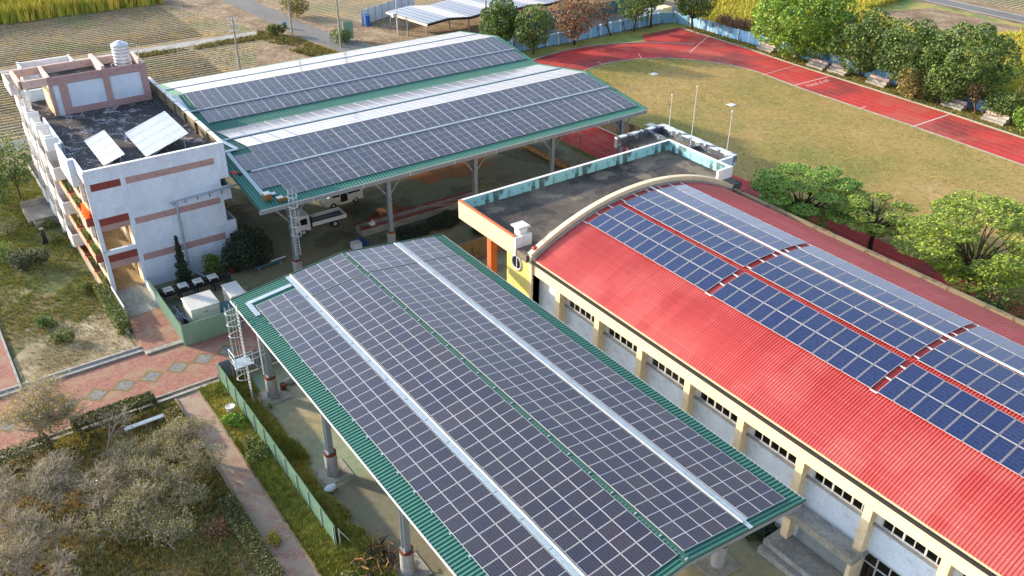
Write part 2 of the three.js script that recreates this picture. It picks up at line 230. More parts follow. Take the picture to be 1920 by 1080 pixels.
// roads
struct('farm_road', flat([[57, -180], [62, -177], [64.6, -141], [68, -128], [62, -128], [59.6, -143]], yG * 3), M.asphalt);
struct('farm_road', flat([[57, -180], [62, -177], [56, -330], [50, -330]], yG * 3), M.asphalt);
struct('school_road', flat([[40, -121], [40, -126.5], [150, -124.6], [260, -124], [260, -118.4], [150, -118.8]], yG * 4), M.asphalt);
struct('side_road', flat([[176, -140], [181, -141], [180.5, 0], [175.5, 0]], yG * 5), M.asphalt);
struct('road_edge_line', flat([[176.2, -140], [176.45, -140], [175.95, 0], [175.7, 0]], yG * 6), M.paintWhite);
struct('road_edge_line', flat([[180.6, -141], [180.85, -141], [180.3, 0], [180.05, 0]], yG * 6), M.paintWhite);
struct('service_road', flat([[-60, -116.5], [22, -117], [22, -121], [-60, -121]], yG * 3), M.asphalt);
// school grounds
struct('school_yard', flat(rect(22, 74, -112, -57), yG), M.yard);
struct('canopy_court', flat(rect(15.3, 36.3, -58.3, 10), yG * 2), M.court);
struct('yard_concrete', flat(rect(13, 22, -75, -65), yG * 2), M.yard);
struct('side_yard', flat(rect(36.3, 74, -57, 10), yG), M.lawnGreen);
struct('school_garden', flat([[-40, -116], [9.7, -116], [9.7, -65.2], [-40, -65.2]], yG), M.garden);
struct('school_garden', flat(rect(-40, 10, -58.2, -10), yG), M.garden);
struct('sand_patch', flat([[1, -65.96], [9.5, -65.96], [9.5, -72.5], [8.2, -73.6], [6.6, -72.6], [5.2, -74.6], [3.6, -75.4], [2.6, -74], [2.2, -71.4], [1, -70]], yG * 2), M.sand);
struct('sand_patch', flat([[1, -80], [2.8, -79.2], [4.4, -80.6], [3.6, -82.6], [1, -83]], yG * 2), M.sand);
struct('sand_patch', flat([[4.2, -56.2], [8.4, -56], [8.6, -53.6], [6.8, -51.6], [4.6, -52.2], [3.4, -54.4]], yG * 2), M.sand);
struct('verge', flat(rect(11.95, 15.3, -57.6, 0), yG), M.lawnGreen);
struct('orange_court_patch', flat([[44.5, -84], [45.6, -85.6], [48, -85.2], [50.4, -87], [53, -86.6], [54.4, -84.8], [56, -84], [55, -82.2], [55.4, -80.8], [53, -80.4], [51, -79.2], [48.4, -80.6], [46, -80], [45.4, -82]], yG * 2), M.orangeStain);
// sports field and running track
const inner = [[77, -20], [77, -87]]; for (let a = 180; a >= 0; a -= 10) inner.push([93.6 + 16.6 * Math.cos(a * rad), -87 - 17 * Math.sin(a * rad)]);
inner.push([109.4, -78], [109.2, -60], [108.5, -44], [108, -20]);
const outer = [[67, -20], [67, -87]]; for (let a = 180; a >= 20; a -= 10) outer.push([93 + 26 * Math.cos(a * rad), -87 - 26.4 * Math.sin(a * rad)]);
const outerFull = [[67, -20], [67, -87]]; for (let a = 180; a >= 68; a -= 8) outerFull.push([93 + 26 * Math.cos(a * rad), -87 - 26.4 * Math.sin(a * rad)]);
outerFull.push([107.5, -110.2], [109.5, -113.4], [118.7, -113.4], [118.6, -97], [118, -88], [117.6, -60], [117, -48], [116.6, -20]);
struct('field_border', flat([[66, -20], [66, -116.6], [121, -116.6], [121, -20]], yG), M.lawnGreen);
struct('running_track', flat(outerFull, yG * 2), M.track);
struct('sports_field', flat(inner, yG * 3), M.lawn);
function strip(pts, w, y) {                               // painted line or kerb along [x, z] points
  const L = [], R = [];
  pts.forEach((p, i) => { const a = pts[Math.max(0, i - 1)], b = pts[Math.min(pts.length - 1, i + 1)], dx = b[0] - a[0], dz = b[1] - a[1], n = Math.hypot(dx, dz); L.push([p[0] - dz / n * w / 2, p[1] + dx / n * w / 2]); R.push([p[0] + dz / n * w / 2, p[1] - dx / n * w / 2]); });
  return flat([...L, ...R.reverse()], y);
}
function wallAlong(pts, w, y0, y1) { return pts.slice(1).map((p, i) => beam(V(pts[i][0], (y0 + y1) / 2, pts[i][1]), V(p[0], (y0 + y1) / 2, p[1]), w, y1 - y0)); }
const lanes = 6;
for (let k = 1; k < lanes; k++) {
  const t = k / lanes, q = [[mix(77, 67, t), -22], [mix(77, 67, t), -87]];
  for (let a = 180; a >= 0; a -= 5) q.push([mix(93.6, 93, t) + mix(16.6, 25.4, t) * Math.cos(a * rad), -87 - mix(17, 26.2, t) * Math.sin(a * rad)]);
  q.push([mix(109.4, 117.8, t), -78], [mix(109.2, 117.6, t), -60], [mix(108.5, 117, t), -44], [mix(108, 116.6, t), -22]);
  struct('lane_line', strip(q, 0.06, yG * 4), M.faintLine);
}
for (const [a, b, w] of [[[109.6, -79.9], [117.6, -79.7], 0.22], [[109.2, -59.6], [117.4, -59.5], 0.25], [[109.7, -86], [117.9, -86.3], 0.12], [[118.4, -106], [109, -101], 0.16], [[100, -103], [101.5, -105.5], 0.14], [[92.5, -104], [92.8, -105.6], 0.12], [[109, -68], [110.6, -68], 0.16]]) struct('track_marking', strip([a, b], w, yG * 5), M.line);
{ // lane numbers beside the finish line
  const seg = { 2: ['a', 'b', 'g', 'e', 'd'], 3: ['a', 'b', 'g', 'c', 'd'], 4: ['f', 'g', 'b', 'c'], 5: ['a', 'f', 'g', 'c', 'd'] };
  const at = { a: [[0, 1], [0.5, 1]], g: [[0, 0.5], [0.5, 0.5]], d: [[0, 0], [0.5, 0]], f: [[0, 0.5], [0, 1]], b: [[0.5, 0.5], [0.5, 1]], e: [[0, 0], [0, 0.5]], c: [[0.5, 0], [0.5, 0.5]] };
  [2, 3, 4, 5].forEach((n, k) => struct('lane_number', merge(seg[n].map((s, q) => strip(at[s].map(([u, v]) => [111.2 + k * 1.3 + v * 0.9, -78.9 + u * 1.2]), 0.14, yG * 5 + q * 0.001))), M.line));
}
struct('track_kerb', wallAlong(inner.slice(1, -1), 0.22, 0, 0.08), M.concrete);
struct('track_kerb', wallAlong([[118.9, -113.4], [118.8, -97], [118.2, -88], [117.9, -60], [117.3, -48], [116.9, -20]], 0.25, 0, 0.14), M.concreteLight);
struct('track_kerb', wallAlong(outer.slice(1, 17), 0.25, 0, 0.12), M.concrete);
// brick paving with diamond inlays, paths and drains
const paving = struct('brick_paving', flat(rect(-40, 22, -65, -58.4), yG * 3), M.brick);
for (let k = -3; k < 6; k++) {
  const cx = 5.35 + k * 2.06, d = (r, y) => flat([[cx - r * 1.05, -61.35], [cx, -61.35 - r], [cx + r * 1.05, -61.35], [cx, -61.35 + r]], y);
  mesh('diamond_border', d(1.0, yG * 4), M.yellowBrick, paving); mesh('diamond_inlay', d(0.72, yG * 5), M.greyBrick, paving);
}
struct('path_paving', flat(rect(10.15, 11.8, -57.4, 0), yG * 2), M.dustyBrick);
struct('path_paving', flat(rect(-2.4, 0.7, -110, -65), yG * 2), M.brick);
struct('path_kerb', merge([box(11.8, 11.95, 0, 0.1, -57.4, 0), box(10.02, 10.15, 0, 0.1, -57.4, 0)]), M.oldCement);
struct('path_kerb', box(0.72, 0.9, 0, 0.22, -110, -65.2), M.concrete);
struct('drain_channel', merge([box(-8, 9.9, 0, 0.16, -65.95, -65.75), box(-8, 9.9, 0, 0.16, -65.25, -65.05), box(-8, 9.9, -0.02, 0.02, -65.75, -65.25)]), M.concrete);
struct('drain_channel', merge([box(-4, 13.6, 0, 0.12, -58.4, -58.25), box(-4, 13.6, 0, 0.12, -57.85, -57.6)]), M.concrete);
struct('ramp_paving', merge([box(10.0, 13.1, 0, 0.14, -70.9, -65.05)]), M.brick);
struct('ramp_apron', bev(9.95, 13.15, 0, 0.15, -65.05, -64.4, 0.06), M.concreteLight);
struct('entrance_ramp', um(new THREE.ExtrudeGeometry(new THREE.Shape([[-75.2, 0], [-70.9, 0], [-70.9, 0.15], [-75.2, 0.5]].map(([a, b]) => new THREE.Vector2(-a, b))), { depth: 2.9, bevelEnabled: false }).rotateY(Math.PI / 2).translate(10.15, 0, 0)), M.concreteLight);
struct('garden_kerb', box(9.6, 9.75, 0, 0.25, -116, -68.4), M.concrete);
// ---------------------------------------------------------------- solar canopies
function panelGeo(w, l, f = 0.02, h = f) {                // one module lying flat: x = width, z = length
  const top = um(new THREE.PlaneGeometry(w - 2 * f, l - 2 * h).rotateX(-Math.PI / 2).translate(0, 0.034, 0));
  const uv = top.attributes.uv, p = top.attributes.position;
  for (let i = 0; i < uv.count; i++) uv.setXY(i, p.getX(i) / (w - 2 * f) + 0.5, p.getZ(i) / (l - 2 * h) + 0.5);
  const fr = merge([box(-w / 2, -w / 2 + f, 0, 0.04, -l / 2, l / 2), box(w / 2 - f, w / 2, 0, 0.04, -l / 2, l / 2), box(-w / 2 + f, w / 2 - f, 0, 0.04, -l / 2, -l / 2 + h), box(-w / 2 + f, w / 2 - f, 0, 0.04, l / 2 - h, l / 2)]);
  const g = mergeGeometries([clean(top), fr], true); return g;
}
const dusty = [[1, 1, 1], [0.8, 0.82, 0.95], [1.25, 1.12, 1.0], [1.4, 1.34, 1.3]].map((c) => { const m = M.panelDark.clone(); m.color = new THREE.Color(...c); return m; });
const blues = [[1, 1, 1], [0.75, 0.85, 1.0], [1.3, 1.2, 1.05]].map((c) => { const m = M.panelBlue.clone(); m.color = new THREE.Color(...c); return m; });
const pr = rng(77);
function panel(parent, geo, set, x, y, z, rx, rz, turn = 0) {
  const m = mesh('solar_panel', geo, [set[Math.floor(pr() * pr() * set.length)], M.frame], parent);
  m.rotation.order = 'ZXY'; m.rotation.set(rx + (pr() - 0.5) * 0.012, turn, rz + (pr() - 0.5) * 0.012); m.position.set(x, y, z); return m;
}
function column(parent, x, z, y1, ped = 1.99, ry = 0) {   // steel H column on a round concrete pier
  const p = mesh('pier', [um(cyl(x, 0, ped - 0.2, z, 0.43, 0.42, 20))], M.concrete, parent);
  mesh('pier_collar', um(cyl(x, ped - 0.2, ped, z, 0.425, 0.425, 20)), M.rust, p);
  mesh('pier_pad', bev(x - 1.15, x + 1.15, 0.01, 0.07, z - 1.0, z + 1.0, 0.02), M.concreteLight, p);
  mesh('column', [box(x - 0.2, x + 0.2, ped, y1, z - 0.22, z - 0.19), box(x - 0.2, x + 0.2, ped, y1, z + 0.19, z + 0.22), box(x - 0.02, x + 0.02, ped, y1, z - 0.19, z + 0.19), box(x - 0.3, x + 0.3, ped, ped + 0.03, z - 0.3, z + 0.3)], M.steel, parent);
}
function cageLadder(name, label, x, z, y1, y0, dir, platY) {  // ladder on the side dir of (x, z)
  const t = thing(name, label, 'ladder', x, 0, z), m = M.steelWhite;
  mesh('rail', rod(V(-0.22, y0, 0), V(-0.22, y1 + 1, 0), 0.03), m, t); mesh('rail', rod(V(0.22, y0, 0), V(0.22, y1 + 1, 0), 0.03), m, t);
  for (let y = y0 + 0.2; y < y1 + 0.8; y += 0.3) mesh('rung', rod(V(-0.22, y, 0), V(0.22, y, 0), 0.018, 0.018, 5), m, t);
  const hoop = (y) => { const pts = []; for (let a = 0; a <= 180; a += 15) pts.push(V(0.44 * Math.cos(a * rad), y, dir * (0.05 + 0.78 * Math.sin(a * rad)))); return tube(pts, 0.036, 5, 20); };
  for (let y = y0 + 2.3; y < y1 + 1; y += 0.95) if (!platY || Math.abs(y - platY - 1.1) > 1.0) mesh('cage_hoop', hoop(y), m, t);
  for (const a of [25, 70, 110, 155]) mesh('cage_bar', rod(V(0.44 * Math.cos(a * rad), y0 + 2.3, dir * (0.05 + 0.78 * Math.sin(a * rad))), V(0.44 * Math.cos(a * rad), y1 + 0.9, dir * (0.05 + 0.78 * Math.sin(a * rad))), 0.014, 0.014, 4), m, t);
  return t;
}
// the canopy in front: gable roof, ridge along z
{
  const x0 = 15.11, x1 = 33.2, xm = 24.155, z0 = -56.0, z1 = -18.75, e = 7.78, r = 8.9, k = (r - e) / (x1 - xm), yAt = (x) => r - Math.abs(x - xm) * k, ang = Math.atan(k);
  const t = thing('solar_canopy', 'green roofed solar canopy in the foreground with its gable end nearest the cream gymnasium', 'canopy', 0, 0, 0, 'solar canopies of the school');
  mesh('roof_sheet', ribbed([[x0, e], [xm, r]], z0, z1, 0.26, 0.08, 'z'), M.greenRoof, t);
  mesh('roof_sheet', ribbed([[xm, r], [x1, e]], z0, z1, 0.26, 0.08, 'z'), M.greenRoof, t);
  mesh('ridge_cap', [beam(V(xm - 0.12, r + 0.05, z0), V(xm - 0.12, r + 0.05, z1), 0.24, 0.03), beam(V(xm + 0.12, r + 0.055, z0), V(xm + 0.12, r + 0.055, z1), 0.24, 0.03)], M.greenTrim, t);
  for (const [x, s] of [[x0, -1], [x1, 1]]) mesh('eave_trim', [box(x + s * 0.02, x + s * 0.06, e - 0.12, e + 0.05, z0, z1)], M.steelWhite, t);
  for (const [z, s] of [[z0, -1], [z1, 1]]) {
    mesh('gable_trim', [beam(V(x0, e + 0.05, z), V(xm, r + 0.05, z), 0.09, 0.14), beam(V(xm, r + 0.05, z), V(x1, e + 0.05, z), 0.09, 0.14)], M.greenTrim, t);
    mesh('gable_gutter', [beam(V(x0 + 0.2, e - 0.23, z - s * 0.14), V(xm, r - 0.23, z - s * 0.14), 0.22, 0.34), beam(V(xm, r - 0.23, z - s * 0.14), V(x1 - 0.2, e - 0.23, z - s * 0.14), 0.22, 0.34)], M.steel, t);
  }
  for (let q = 0; q < 4; q++) {
    const z = -53.56 + q * 10.31;
    column(t, 16.31, z, e - 0.2); column(t, 32.0, z, e - 0.2);
    mesh('rafter', [beam(V(16.0, yAt(16) - 0.32, z), V(xm, r - 0.32, z), 0.25, 0.5), beam(V(xm, r - 0.32, z), V(32.3, yAt(32.3) - 0.32, z), 0.25, 0.5)], M.steel, t);
    for (const [x, s] of [[16.31, 1], [32.0, -1]]) mesh('knee_brace', beam(V(x, 5.9, z), V(x + s * 1.6, yAt(x + s * 1.6) - 0.5, z), 0.14, 0.14), M.steel, t);
  }
  for (let x = x0 + 0.7; x < x1; x += 1.48) mesh('purlin', box(x - 0.05, x + 0.05, yAt(x) - 0.16, yAt(x) - 0.02, z0 + 0.1, z1 - 0.1), M.steel, t);
  const G = panelGeo(1.02, 1.79), rows = (n, a) => Array.from({ length: n }, (_, i) => a + i * 1.815 + 0.9);
  for (const [a, n] of [[16.23, 3], [19.88, 4], [24.4, 4], [29.12, 3]]) for (let c = 0; c < n; c++) {
    const x = a + (c + 0.5) * 1.028, zs = a < 17 ? [...rows(1, -53.83), ...rows(18, -51.93)] : [...rows(2, -55.72), ...rows(18, -51.93)];
    for (const z of zs) panel(t, G, dusty, x, yAt(x) + 0.12, z, 0, x < xm ? ang : -ang);
  }
  for (const x of [19.57, 28.82]) {
    const s = x < xm ? 1 : -1, w = mesh('walkway', box(x - 0.22, x + 0.22, yAt(x) + 0.11, yAt(x) + 0.14, z0 + 0.2, z1 - 0.5), M.galv, t);
    mesh('cable_tray', box(x + s * 0.15, x + s * 0.23, yAt(x) + 0.14, yAt(x) + 0.22, z0 + 0.15, z1 - 0.45), M.steelWhite, w);
    for (let z = z0 + 1.4; z < z1; z += 2.4) mesh('tray_cover', box(x - 0.2, x + 0.06, yAt(x) + 0.14, yAt(x) + 0.16, z, z + 2.3), M.galv, w);
  }
  for (let z = z0 + 0.8; z < z1; z += 1.815) mesh('ridge_clip', box(xm - 0.06, xm + 0.1, r + 0.07, r + 0.13, z, z + 0.08), M.galv, t);
  for (let z = -53; z < z1 - 1; z += 1.815) mesh('roof_clip', box(x0 + 1.02, x0 + 1.14, yAt(x0 + 1.1) + 0.05, yAt(x0 + 1.1) + 0.13, z, z + 0.1), M.galv, t);
  mesh('cable_tray', [box(15.9, 19.3, yAt(17.6) + 0.1, yAt(17.6) + 0.16, -54.75, -54.35)].map((g) => g.translate(-17.6, -yAt(17.6), 0).rotateZ(ang).translate(17.6, yAt(17.6), 0)), M.galv, t);
  mesh('cable_tray', box(15.75, 16.1, yAt(15.9) + 0.1, yAt(15.9) + 0.16, -54.7, -52.6), M.galv, t);
}
cageLadder('caged_ladder', 'white caged ladder with a rest platform climbing to the foreground canopy roof', 14.75, -53.6, 7.9, 0.3, -1, 4.2);
{
  const t = scene.getObjectByName('caged_ladder'); t.rotation.y = Math.PI / 2;          // the cage opens toward the path
  mesh('rest_platform', [box(-0.9, 0.3, 4.1, 4.16, -1.0, 0.3)], M.galv, t);
  mesh('platform_rail', [rod(V(-0.9, 4.1, -1), V(-0.9, 5.2, -1), 0.035), rod(V(0.3, 4.1, -1), V(0.3, 5.2, -1), 0.035), rod(V(-0.9, 4.1, 0.3), V(-0.9, 5.2, 0.3), 0.035), rod(V(-0.9, 5.2, -1), V(0.3, 5.2, -1), 0.035), rod(V(-0.9, 5.2, -1), V(-0.9, 5.2, 0.3), 0.035), rod(V(-0.9, 4.65, -1), V(0.3, 4.65, -1), 0.022)], M.steelWhite, t);
  mesh('wall_tie', [rod(V(-0.5, 4.2, 0.2), V(-0.3, 4.2, 1.5), 0.035), rod(V(0.22, 4.2, 0), V(0.22, 4.2, 1.5), 0.035), rod(V(0.1, 2.6, 1.4), V(-0.4, 4.1, 0), 0.025), rod(V(0.22, 7.2, 0), V(0.22, 7.2, 1.4), 0.025), rod(V(0.3, 2, 1.25), V(0.3, 7.5, 1.25), 0.06)], M.steelWhite, t);
}
// the two wide canopies over the court: gable roofs, ridge along x
function wide(label, zf, zr, zb, e, fronts, backs, bays, cols) {
  const x0 = 22.35, x1 = 68.1, r = 9.42, t = thing('solar_canopy', label, 'canopy', 0, 0, 0, 'solar canopies of the school');
  const kf = (r - e) / (zf - zr), kb = (r - e) / (zr - zb), yAt = (z) => z > zr ? r - (z - zr) * kf : r - (zr - z) * kb, af = Math.atan(kf), ab = Math.atan(kb);
  mesh('roof_sheet', ribbed([[zr, r], [zf, e]], x0, x1, 0.31, 0.085, 'x'), M.greenRoof, t);
  mesh('roof_sheet', ribbed([[zb, e], [zr, r]], x0, x1, 0.31, 0.085, 'x'), M.greenRoof, t);
  mesh('ridge_cap', box(x0, x1, r + 0.0, r + 0.04, zr - 0.1, zr + 0.1), M.greenTrim, t);
  for (const x of [x0, x1]) mesh('gable_trim', [beam(V(x, e + 0.04, zf), V(x, r + 0.04, zr), 0.09, 0.16), beam(V(x, r + 0.04, zr), V(x, e + 0.04, zb), 0.09, 0.16)], M.greenTrim, t);
  mesh('eave_gutter', [box(x0, x1, e - 0.42, e - 0.02, zf - 0.3, zf - 0.05)], M.steel, t); mesh('eave_trim', box(x0, x1, e - 0.02, e + 0.05, zf - 0.04, zf + 0.03), M.steelWhite, t);
  for (let x = x0 + 5; x < x1; x += 5) mesh('gutter_joint', box(x - 0.04, x + 0.04, e - 0.44, e - 0.03, zf - 0.05, zf - 0.03), M.steelWhite, t);
  for (const [z, full] of cols) for (let q = 0; q < 5; q++) {
    const x = 25.3 + q * 9.93; column(t, x, z, yAt(z) - 0.3);
    if (full) for (const s of [-1, 1]) mesh('knee_brace', beam(V(x, 5.6, z), V(x + s * 1.5, yAt(z) - 0.55, z), 0.13, 0.13), M.steel, t);
    mesh('knee_brace', beam(V(x, 5.6, z), V(x, yAt(z) - 0.4, z + (z > zr ? -1.7 : 1.7)), 0.13, 0.13), M.steel, t);
  }
  for (let q = 0; q < 5; q++) { const x = 25.3 + q * 9.93; mesh('rafter', [beam(V(x, e - 0.25, zf - 0.6), V(x, r - 0.28, zr), 0.22, 0.45), beam(V(x, r - 0.28, zr), V(x, e - 0.25, zb + 0.3), 0.22, 0.45)], M.steel, t); }
  for (let z = zb + 0.5; z < zf; z += 1.6) mesh('purlin', box(x0 + 0.2, x1 - 0.2, yAt(z) - 0.16, yAt(z) - 0.02, z - 0.05, z + 0.05), M.steel, t);
  const bay = 1.742, G = panelGeo(0.988, bay - 0.03, 0.014, 0.045);
  for (const [za, n, skip] of fronts) for (let b = -1; b < bays; b++) for (let i = 0; i < n; i++) {
    if (b < 0 && !(skip && skip(i))) continue;
    const z = za - (i + 0.5) * 1.0, x = 25.6 + (b + 0.5) * bay; panel(t, G, dusty, x, yAt(z) + 0.12, z, af, 0, Math.PI / 2);
  }
  for (const [za, n] of backs) {                           // on the far slope only whole columns of modules can be told apart
    const L = n * 1.0, g1 = panelGeo(0.996, bay - 0.03, 0.005, 0.045);
    const parts = Array.from({ length: n }, (_, i) => g1.clone().rotateY(Math.PI / 2).translate(0, 0, (i + 0.5 - n / 2) * 1.0));
    const gl = [], fr = []; for (const p of parts) { const np = p.groups[0].count, a = p.clone(), f = p.clone(); const cut = (g, s, c) => { const o = new THREE.BufferGeometry(); for (const kk of ['position', 'normal', 'uv']) { const at = g.attributes[kk]; o.setAttribute(kk, new THREE.BufferAttribute(at.array.slice(s * at.itemSize, (s + c) * at.itemSize), at.itemSize)); } return o; }; gl.push(cut(a, 0, np)); fr.push(cut(f, np, p.groups[1].count)); }
    const g = mergeGeometries([mergeGeometries(gl), mergeGeometries(fr)], true);
    for (let b = 0; b < bays; b++) { const z = za - L / 2, x = 25.6 + (b + 0.5) * bay, m = mesh('solar_panel_column', g, [dusty[b % 3], M.frame], t); m.rotation.x = -ab; m.position.set(x, yAt(z) + 0.12, z); }
  }
  return { t, yAt };
}
{
  const front = wide('wide solar canopy standing over the truck and van, nearer of the two gables', -68.45, -79.2, -88.95, 7.95, [[-75.12, 4, (i) => i < 3].map((q) => q), [-69.55, 5, (i) => i > 1]].map(([a, n, s]) => [a, n, s]), [[-79.26, 4], [-84.3, 4]], 24, [[-69.2, true], [-88.2, false]]);
  for (const [z, dy] of [[-74.78, 0], [-83.83, 0]]) { const w = mesh('walkway', box(24.2, 67.6, front.yAt(z) + 0.12, front.yAt(z) + 0.17, z - 0.26, z + 0.2), M.galv, front.t); mesh('cable_tray', box(24.2, 67.6, front.yAt(z) + 0.17, front.yAt(z) + 0.24, z + 0.04, z + 0.18), M.galv, w); }
  mesh('side_walkway', beam(V(23.55, front.yAt(-70.4) + 0.13, -70.4), V(23.55, front.yAt(-79) + 0.13, -79), 0.4, 0.06), M.galv, front.t);
  mesh('side_walkway', beam(V(24.6, front.yAt(-79.4) + 0.13, -79.4), V(24.6, front.yAt(-88.6) + 0.13, -88.6), 0.45, 0.06), M.galv, front.t);
  mesh('side_walkway', beam(V(24.6, front.yAt(-79.2) + 0.16, -79.2), V(22.9, front.yAt(-79.2) + 0.16, -79.2), 0.4, 0.06), M.galv, front.t);
  mesh('cable_tray', box(23.4, 24.6, 8.35, 8.42, -70.6, -70.1), M.galv, front.t);
  const rear = wide('wide solar canopy farther from the truck, its back eave toward the farm fields', -89.0, -98.1, -107.8, 7.95, [[-94.04, 4], [-90.75, 3]], [[-98.16, 4], [-102.9, 4]], 24, [[-106.6, false]]);
  for (const z of [-93.82, -102.55]) { const w = mesh('walkway', box(24.6, 67.6, rear.yAt(z) + 0.12, rear.yAt(z) + 0.17, z - 0.2, z + 0.2), M.galv, rear.t); mesh('cable_tray', box(24.6, 67.6, rear.yAt(z) + 0.17, rear.yAt(z) + 0.24, z + 0.04, z + 0.18), M.galv, w); }
  mesh('side_walkway', beam(V(24.6, rear.yAt(-90.6) + 0.13, -90.6), V(24.6, rear.yAt(-98.1) + 0.13, -98.1), 0.45, 0.06), M.galv, rear.t);
  mesh('valley_gutter', box(22.35, 68.1, 7.6, 7.68, -89.4, -88.6), M.greenTrim, rear.t);
}
cageLadder('caged_ladder', 'grey caged ladder on the corner column beside the parked truck', 25.3, -68.55, 8.3, 2.6, 1, 0);
// ---------------------------------------------------------------- gymnasium with a vaulted red roof
{
  const t = thing('gymnasium', 'long cream gymnasium with a vaulted red metal roof carrying blue solar panels', 'gymnasium');
  const xl = 36.25, xr = 58.5, zf = -47.35, zn = 8, rise = 3, ye = 8.5;
  const half = (xr - xl) / 2, xc = (xl + xr) / 2, R = (half * half + rise * rise) / (2 * rise), yc = ye + rise - R, a0 = Math.asin(half / R);
  const on = (a, d = 0) => [xc + (R + d) * Math.sin(a), yc + (R + d) * Math.cos(a)];
  const path = []; for (let i = 0; i <= 40; i++) path.push(on(-a0 + 2 * a0 * i / 40));
  mesh('roof_sheet', ribbed(path, zf, zn, 0.2, 0.035, 'z', 0.4), M.redRoof, t);
  // gutter and side walls
  mesh('gutter', [box(xl - 0.28, xl + 0.02, 8.25, 8.3, zf, zn), box(xl - 0.28, xl - 0.22, 8.3, 8.47, zf, zn)], M.dark, t);
  mesh('fascia', [box(xl, xl + 0.7, 7.15, 8.46, zf, zn)], M.cream, t);
  mesh('corner_wall', [box(xl + 0.02, xl + 0.7, 0, 8.44, -50.95, zf - 0.02)], M.yellow, t);
  const p0 = -43.94, pitch = 4.575;
  for (let k = -1; k < 11; k++) {                          // pier, recessed panel, strip window in every bay
    const za = p0 + pitch * k, zb = za + pitch - 0.52;
    if (k >= -1) mesh('pier', box(xl, xl + 0.74, 0, 7.15, zb, zb + 0.52), M.cream, t);
    mesh('bay_wall', box(xl + 0.66, xl + 0.9, k >= 5 && k !== 5 ? 3.75 : 0.8, 5.86, k < 0 ? -48.1 : za, zb), M.paleBlue, t);
    mesh('bay_plinth', box(xl + 0.5, xl + 0.9, 0, 0.78, k < 0 ? -48.1 : za, zb), M.concrete, t);
    if (k < 0) { mesh('bay_wall', box(xl + 0.66, xl + 0.9, 5.86, 7.15, -48.1, zb), M.white, t); continue; }
    mesh('sill', box(xl + 0.42, xl + 0.68, 5.82, 5.92, za, zb), M.concrete, t);
    const w = mesh('window', [box(xl + 0.62, xl + 0.72, 5.92, 6.0, za + 0.42, zb), box(xl + 0.62, xl + 0.72, 7.06, 7.14, za + 0.42, zb), ...[0, 1, 2, 3, 4, 5, 6].map((q) => { const z = za + 0.42 + q * (zb - za - 0.42) / 5.6, ww = q % 2 ? 0.03 : 0.06; return box(xl + 0.61, xl + 0.73, 5.92, 7.14, Math.min(z, zb - 0.05) - ww, Math.min(z, zb - 0.05) + ww); })], M.alu, t);
    for (let q = 0; q < 6; q++) { const z = za + 0.42 + q * (zb - za - 0.42) / 5.6; mesh('pane', box(xl + 0.66, xl + 0.68, 6.0, 7.06, z + 0.04, Math.min(z + (zb - za - 0.42) / 5.6, zb) - 0.04), M.pane, w); }
    mesh('window_end', box(xl + 0.64, xl + 0.9, 5.9, 7.15, za, za + 0.4), M.white, t);
    if (k > 5) {                                          // large windows below the panel
      const lw = mesh('lower_window', [box(xl + 0.62, xl + 0.72, 3.66, 3.76, za, zb), box(xl + 0.62, xl + 0.72, 2.9, 2.98, za, zb), ...[0, 1, 2, 3, 4, 5].map((q) => box(xl + 0.62, xl + 0.72, 1.2, 3.7, za + q * (zb - za) / 5 - 0.04, za + q * (zb - za) / 5 + 0.04))], M.alu, t);
      for (let q = 0; q < 5; q++) for (const [ya, yb] of [[1.25, 2.9], [2.98, 3.66]]) mesh('pane', box(xl + 0.66, xl + 0.68, ya, yb, za + q * (zb - za) / 5 + 0.06, za + (q + 1) * (zb - za) / 5 - 0.06), M.pane, lw);
      mesh('bay_wall', box(xl + 0.66, xl + 0.9, 0.8, 1.2, za, zb), M.paleBlue, t);
    }
  }
  // round window by the porch
  const rw = mesh('round_window', [new THREE.TorusGeometry(0.62, 0.1, 8, 28).rotateY(Math.PI / 2).translate(xl, 7.2, -49.55), box(xl - 0.03, xl + 0.03, 6.6, 7.8, -49.6, -49.5)], M.alu, t);
  mesh('pane', new THREE.CylinderGeometry(0.6, 0.6, 0.04, 28).rotateZ(Math.PI / 2).translate(xl, 7.2, -49.55), M.glassDark, rw);
  // back parapet, near end and far end walls
  mesh('back_parapet', [box(xr + 0.05, xr + 0.4, 0, 8.75, zf, zn)], M.oldCement, t);
  const arch = new THREE.Shape(); for (let i = 0; i <= 40; i++) { const [x, y] = on(-a0 * 1.0 + 2 * a0 * i / 40, 0.42); i ? arch.lineTo(x, y) : arch.moveTo(x, y); } arch.lineTo(xr, 0); arch.lineTo(xl, 0);
  mesh('end_wall', um(new THREE.ExtrudeGeometry(arch, { depth: 0.3, bevelEnabled: false }).translate(0, 0, zf - 0.32)), M.cream, t);
  mesh('end_wall', um(new THREE.ExtrudeGeometry(arch, { depth: 0.3, bevelEnabled: false }).translate(0, 0, zn)), M.cream, t);
  const ring = (d0, d1, z0, z1, m, name) => { const s = new THREE.Shape(); for (let i = 0; i <= 40; i++) { const [x, y] = on(-a0 + 2 * a0 * i / 40, d1); i ? s.lineTo(x, y) : s.moveTo(x, y); } for (let i = 40; i >= 0; i--) s.lineTo(...on(-a0 + 2 * a0 * i / 40, d0)); mesh(name, um(new THREE.ExtrudeGeometry(s, { depth: z1 - z0, bevelEnabled: false }).translate(0, 0, z0)), m, t); };
  ring(0.42, 0.56, zf - 0.42, zf + 0.02, M.plaster, 'arch_coping');
  ring(0.04, 0.2, zf + 0.05, zf + 0.22, M.concreteLight, 'arch_flashing');
  mesh('kerb_block', bev(xl + 0.1, xl + 1.0, 8.4, 9.4, zf - 0.45, zf - 0.1, 0.05), M.redTrim, t);
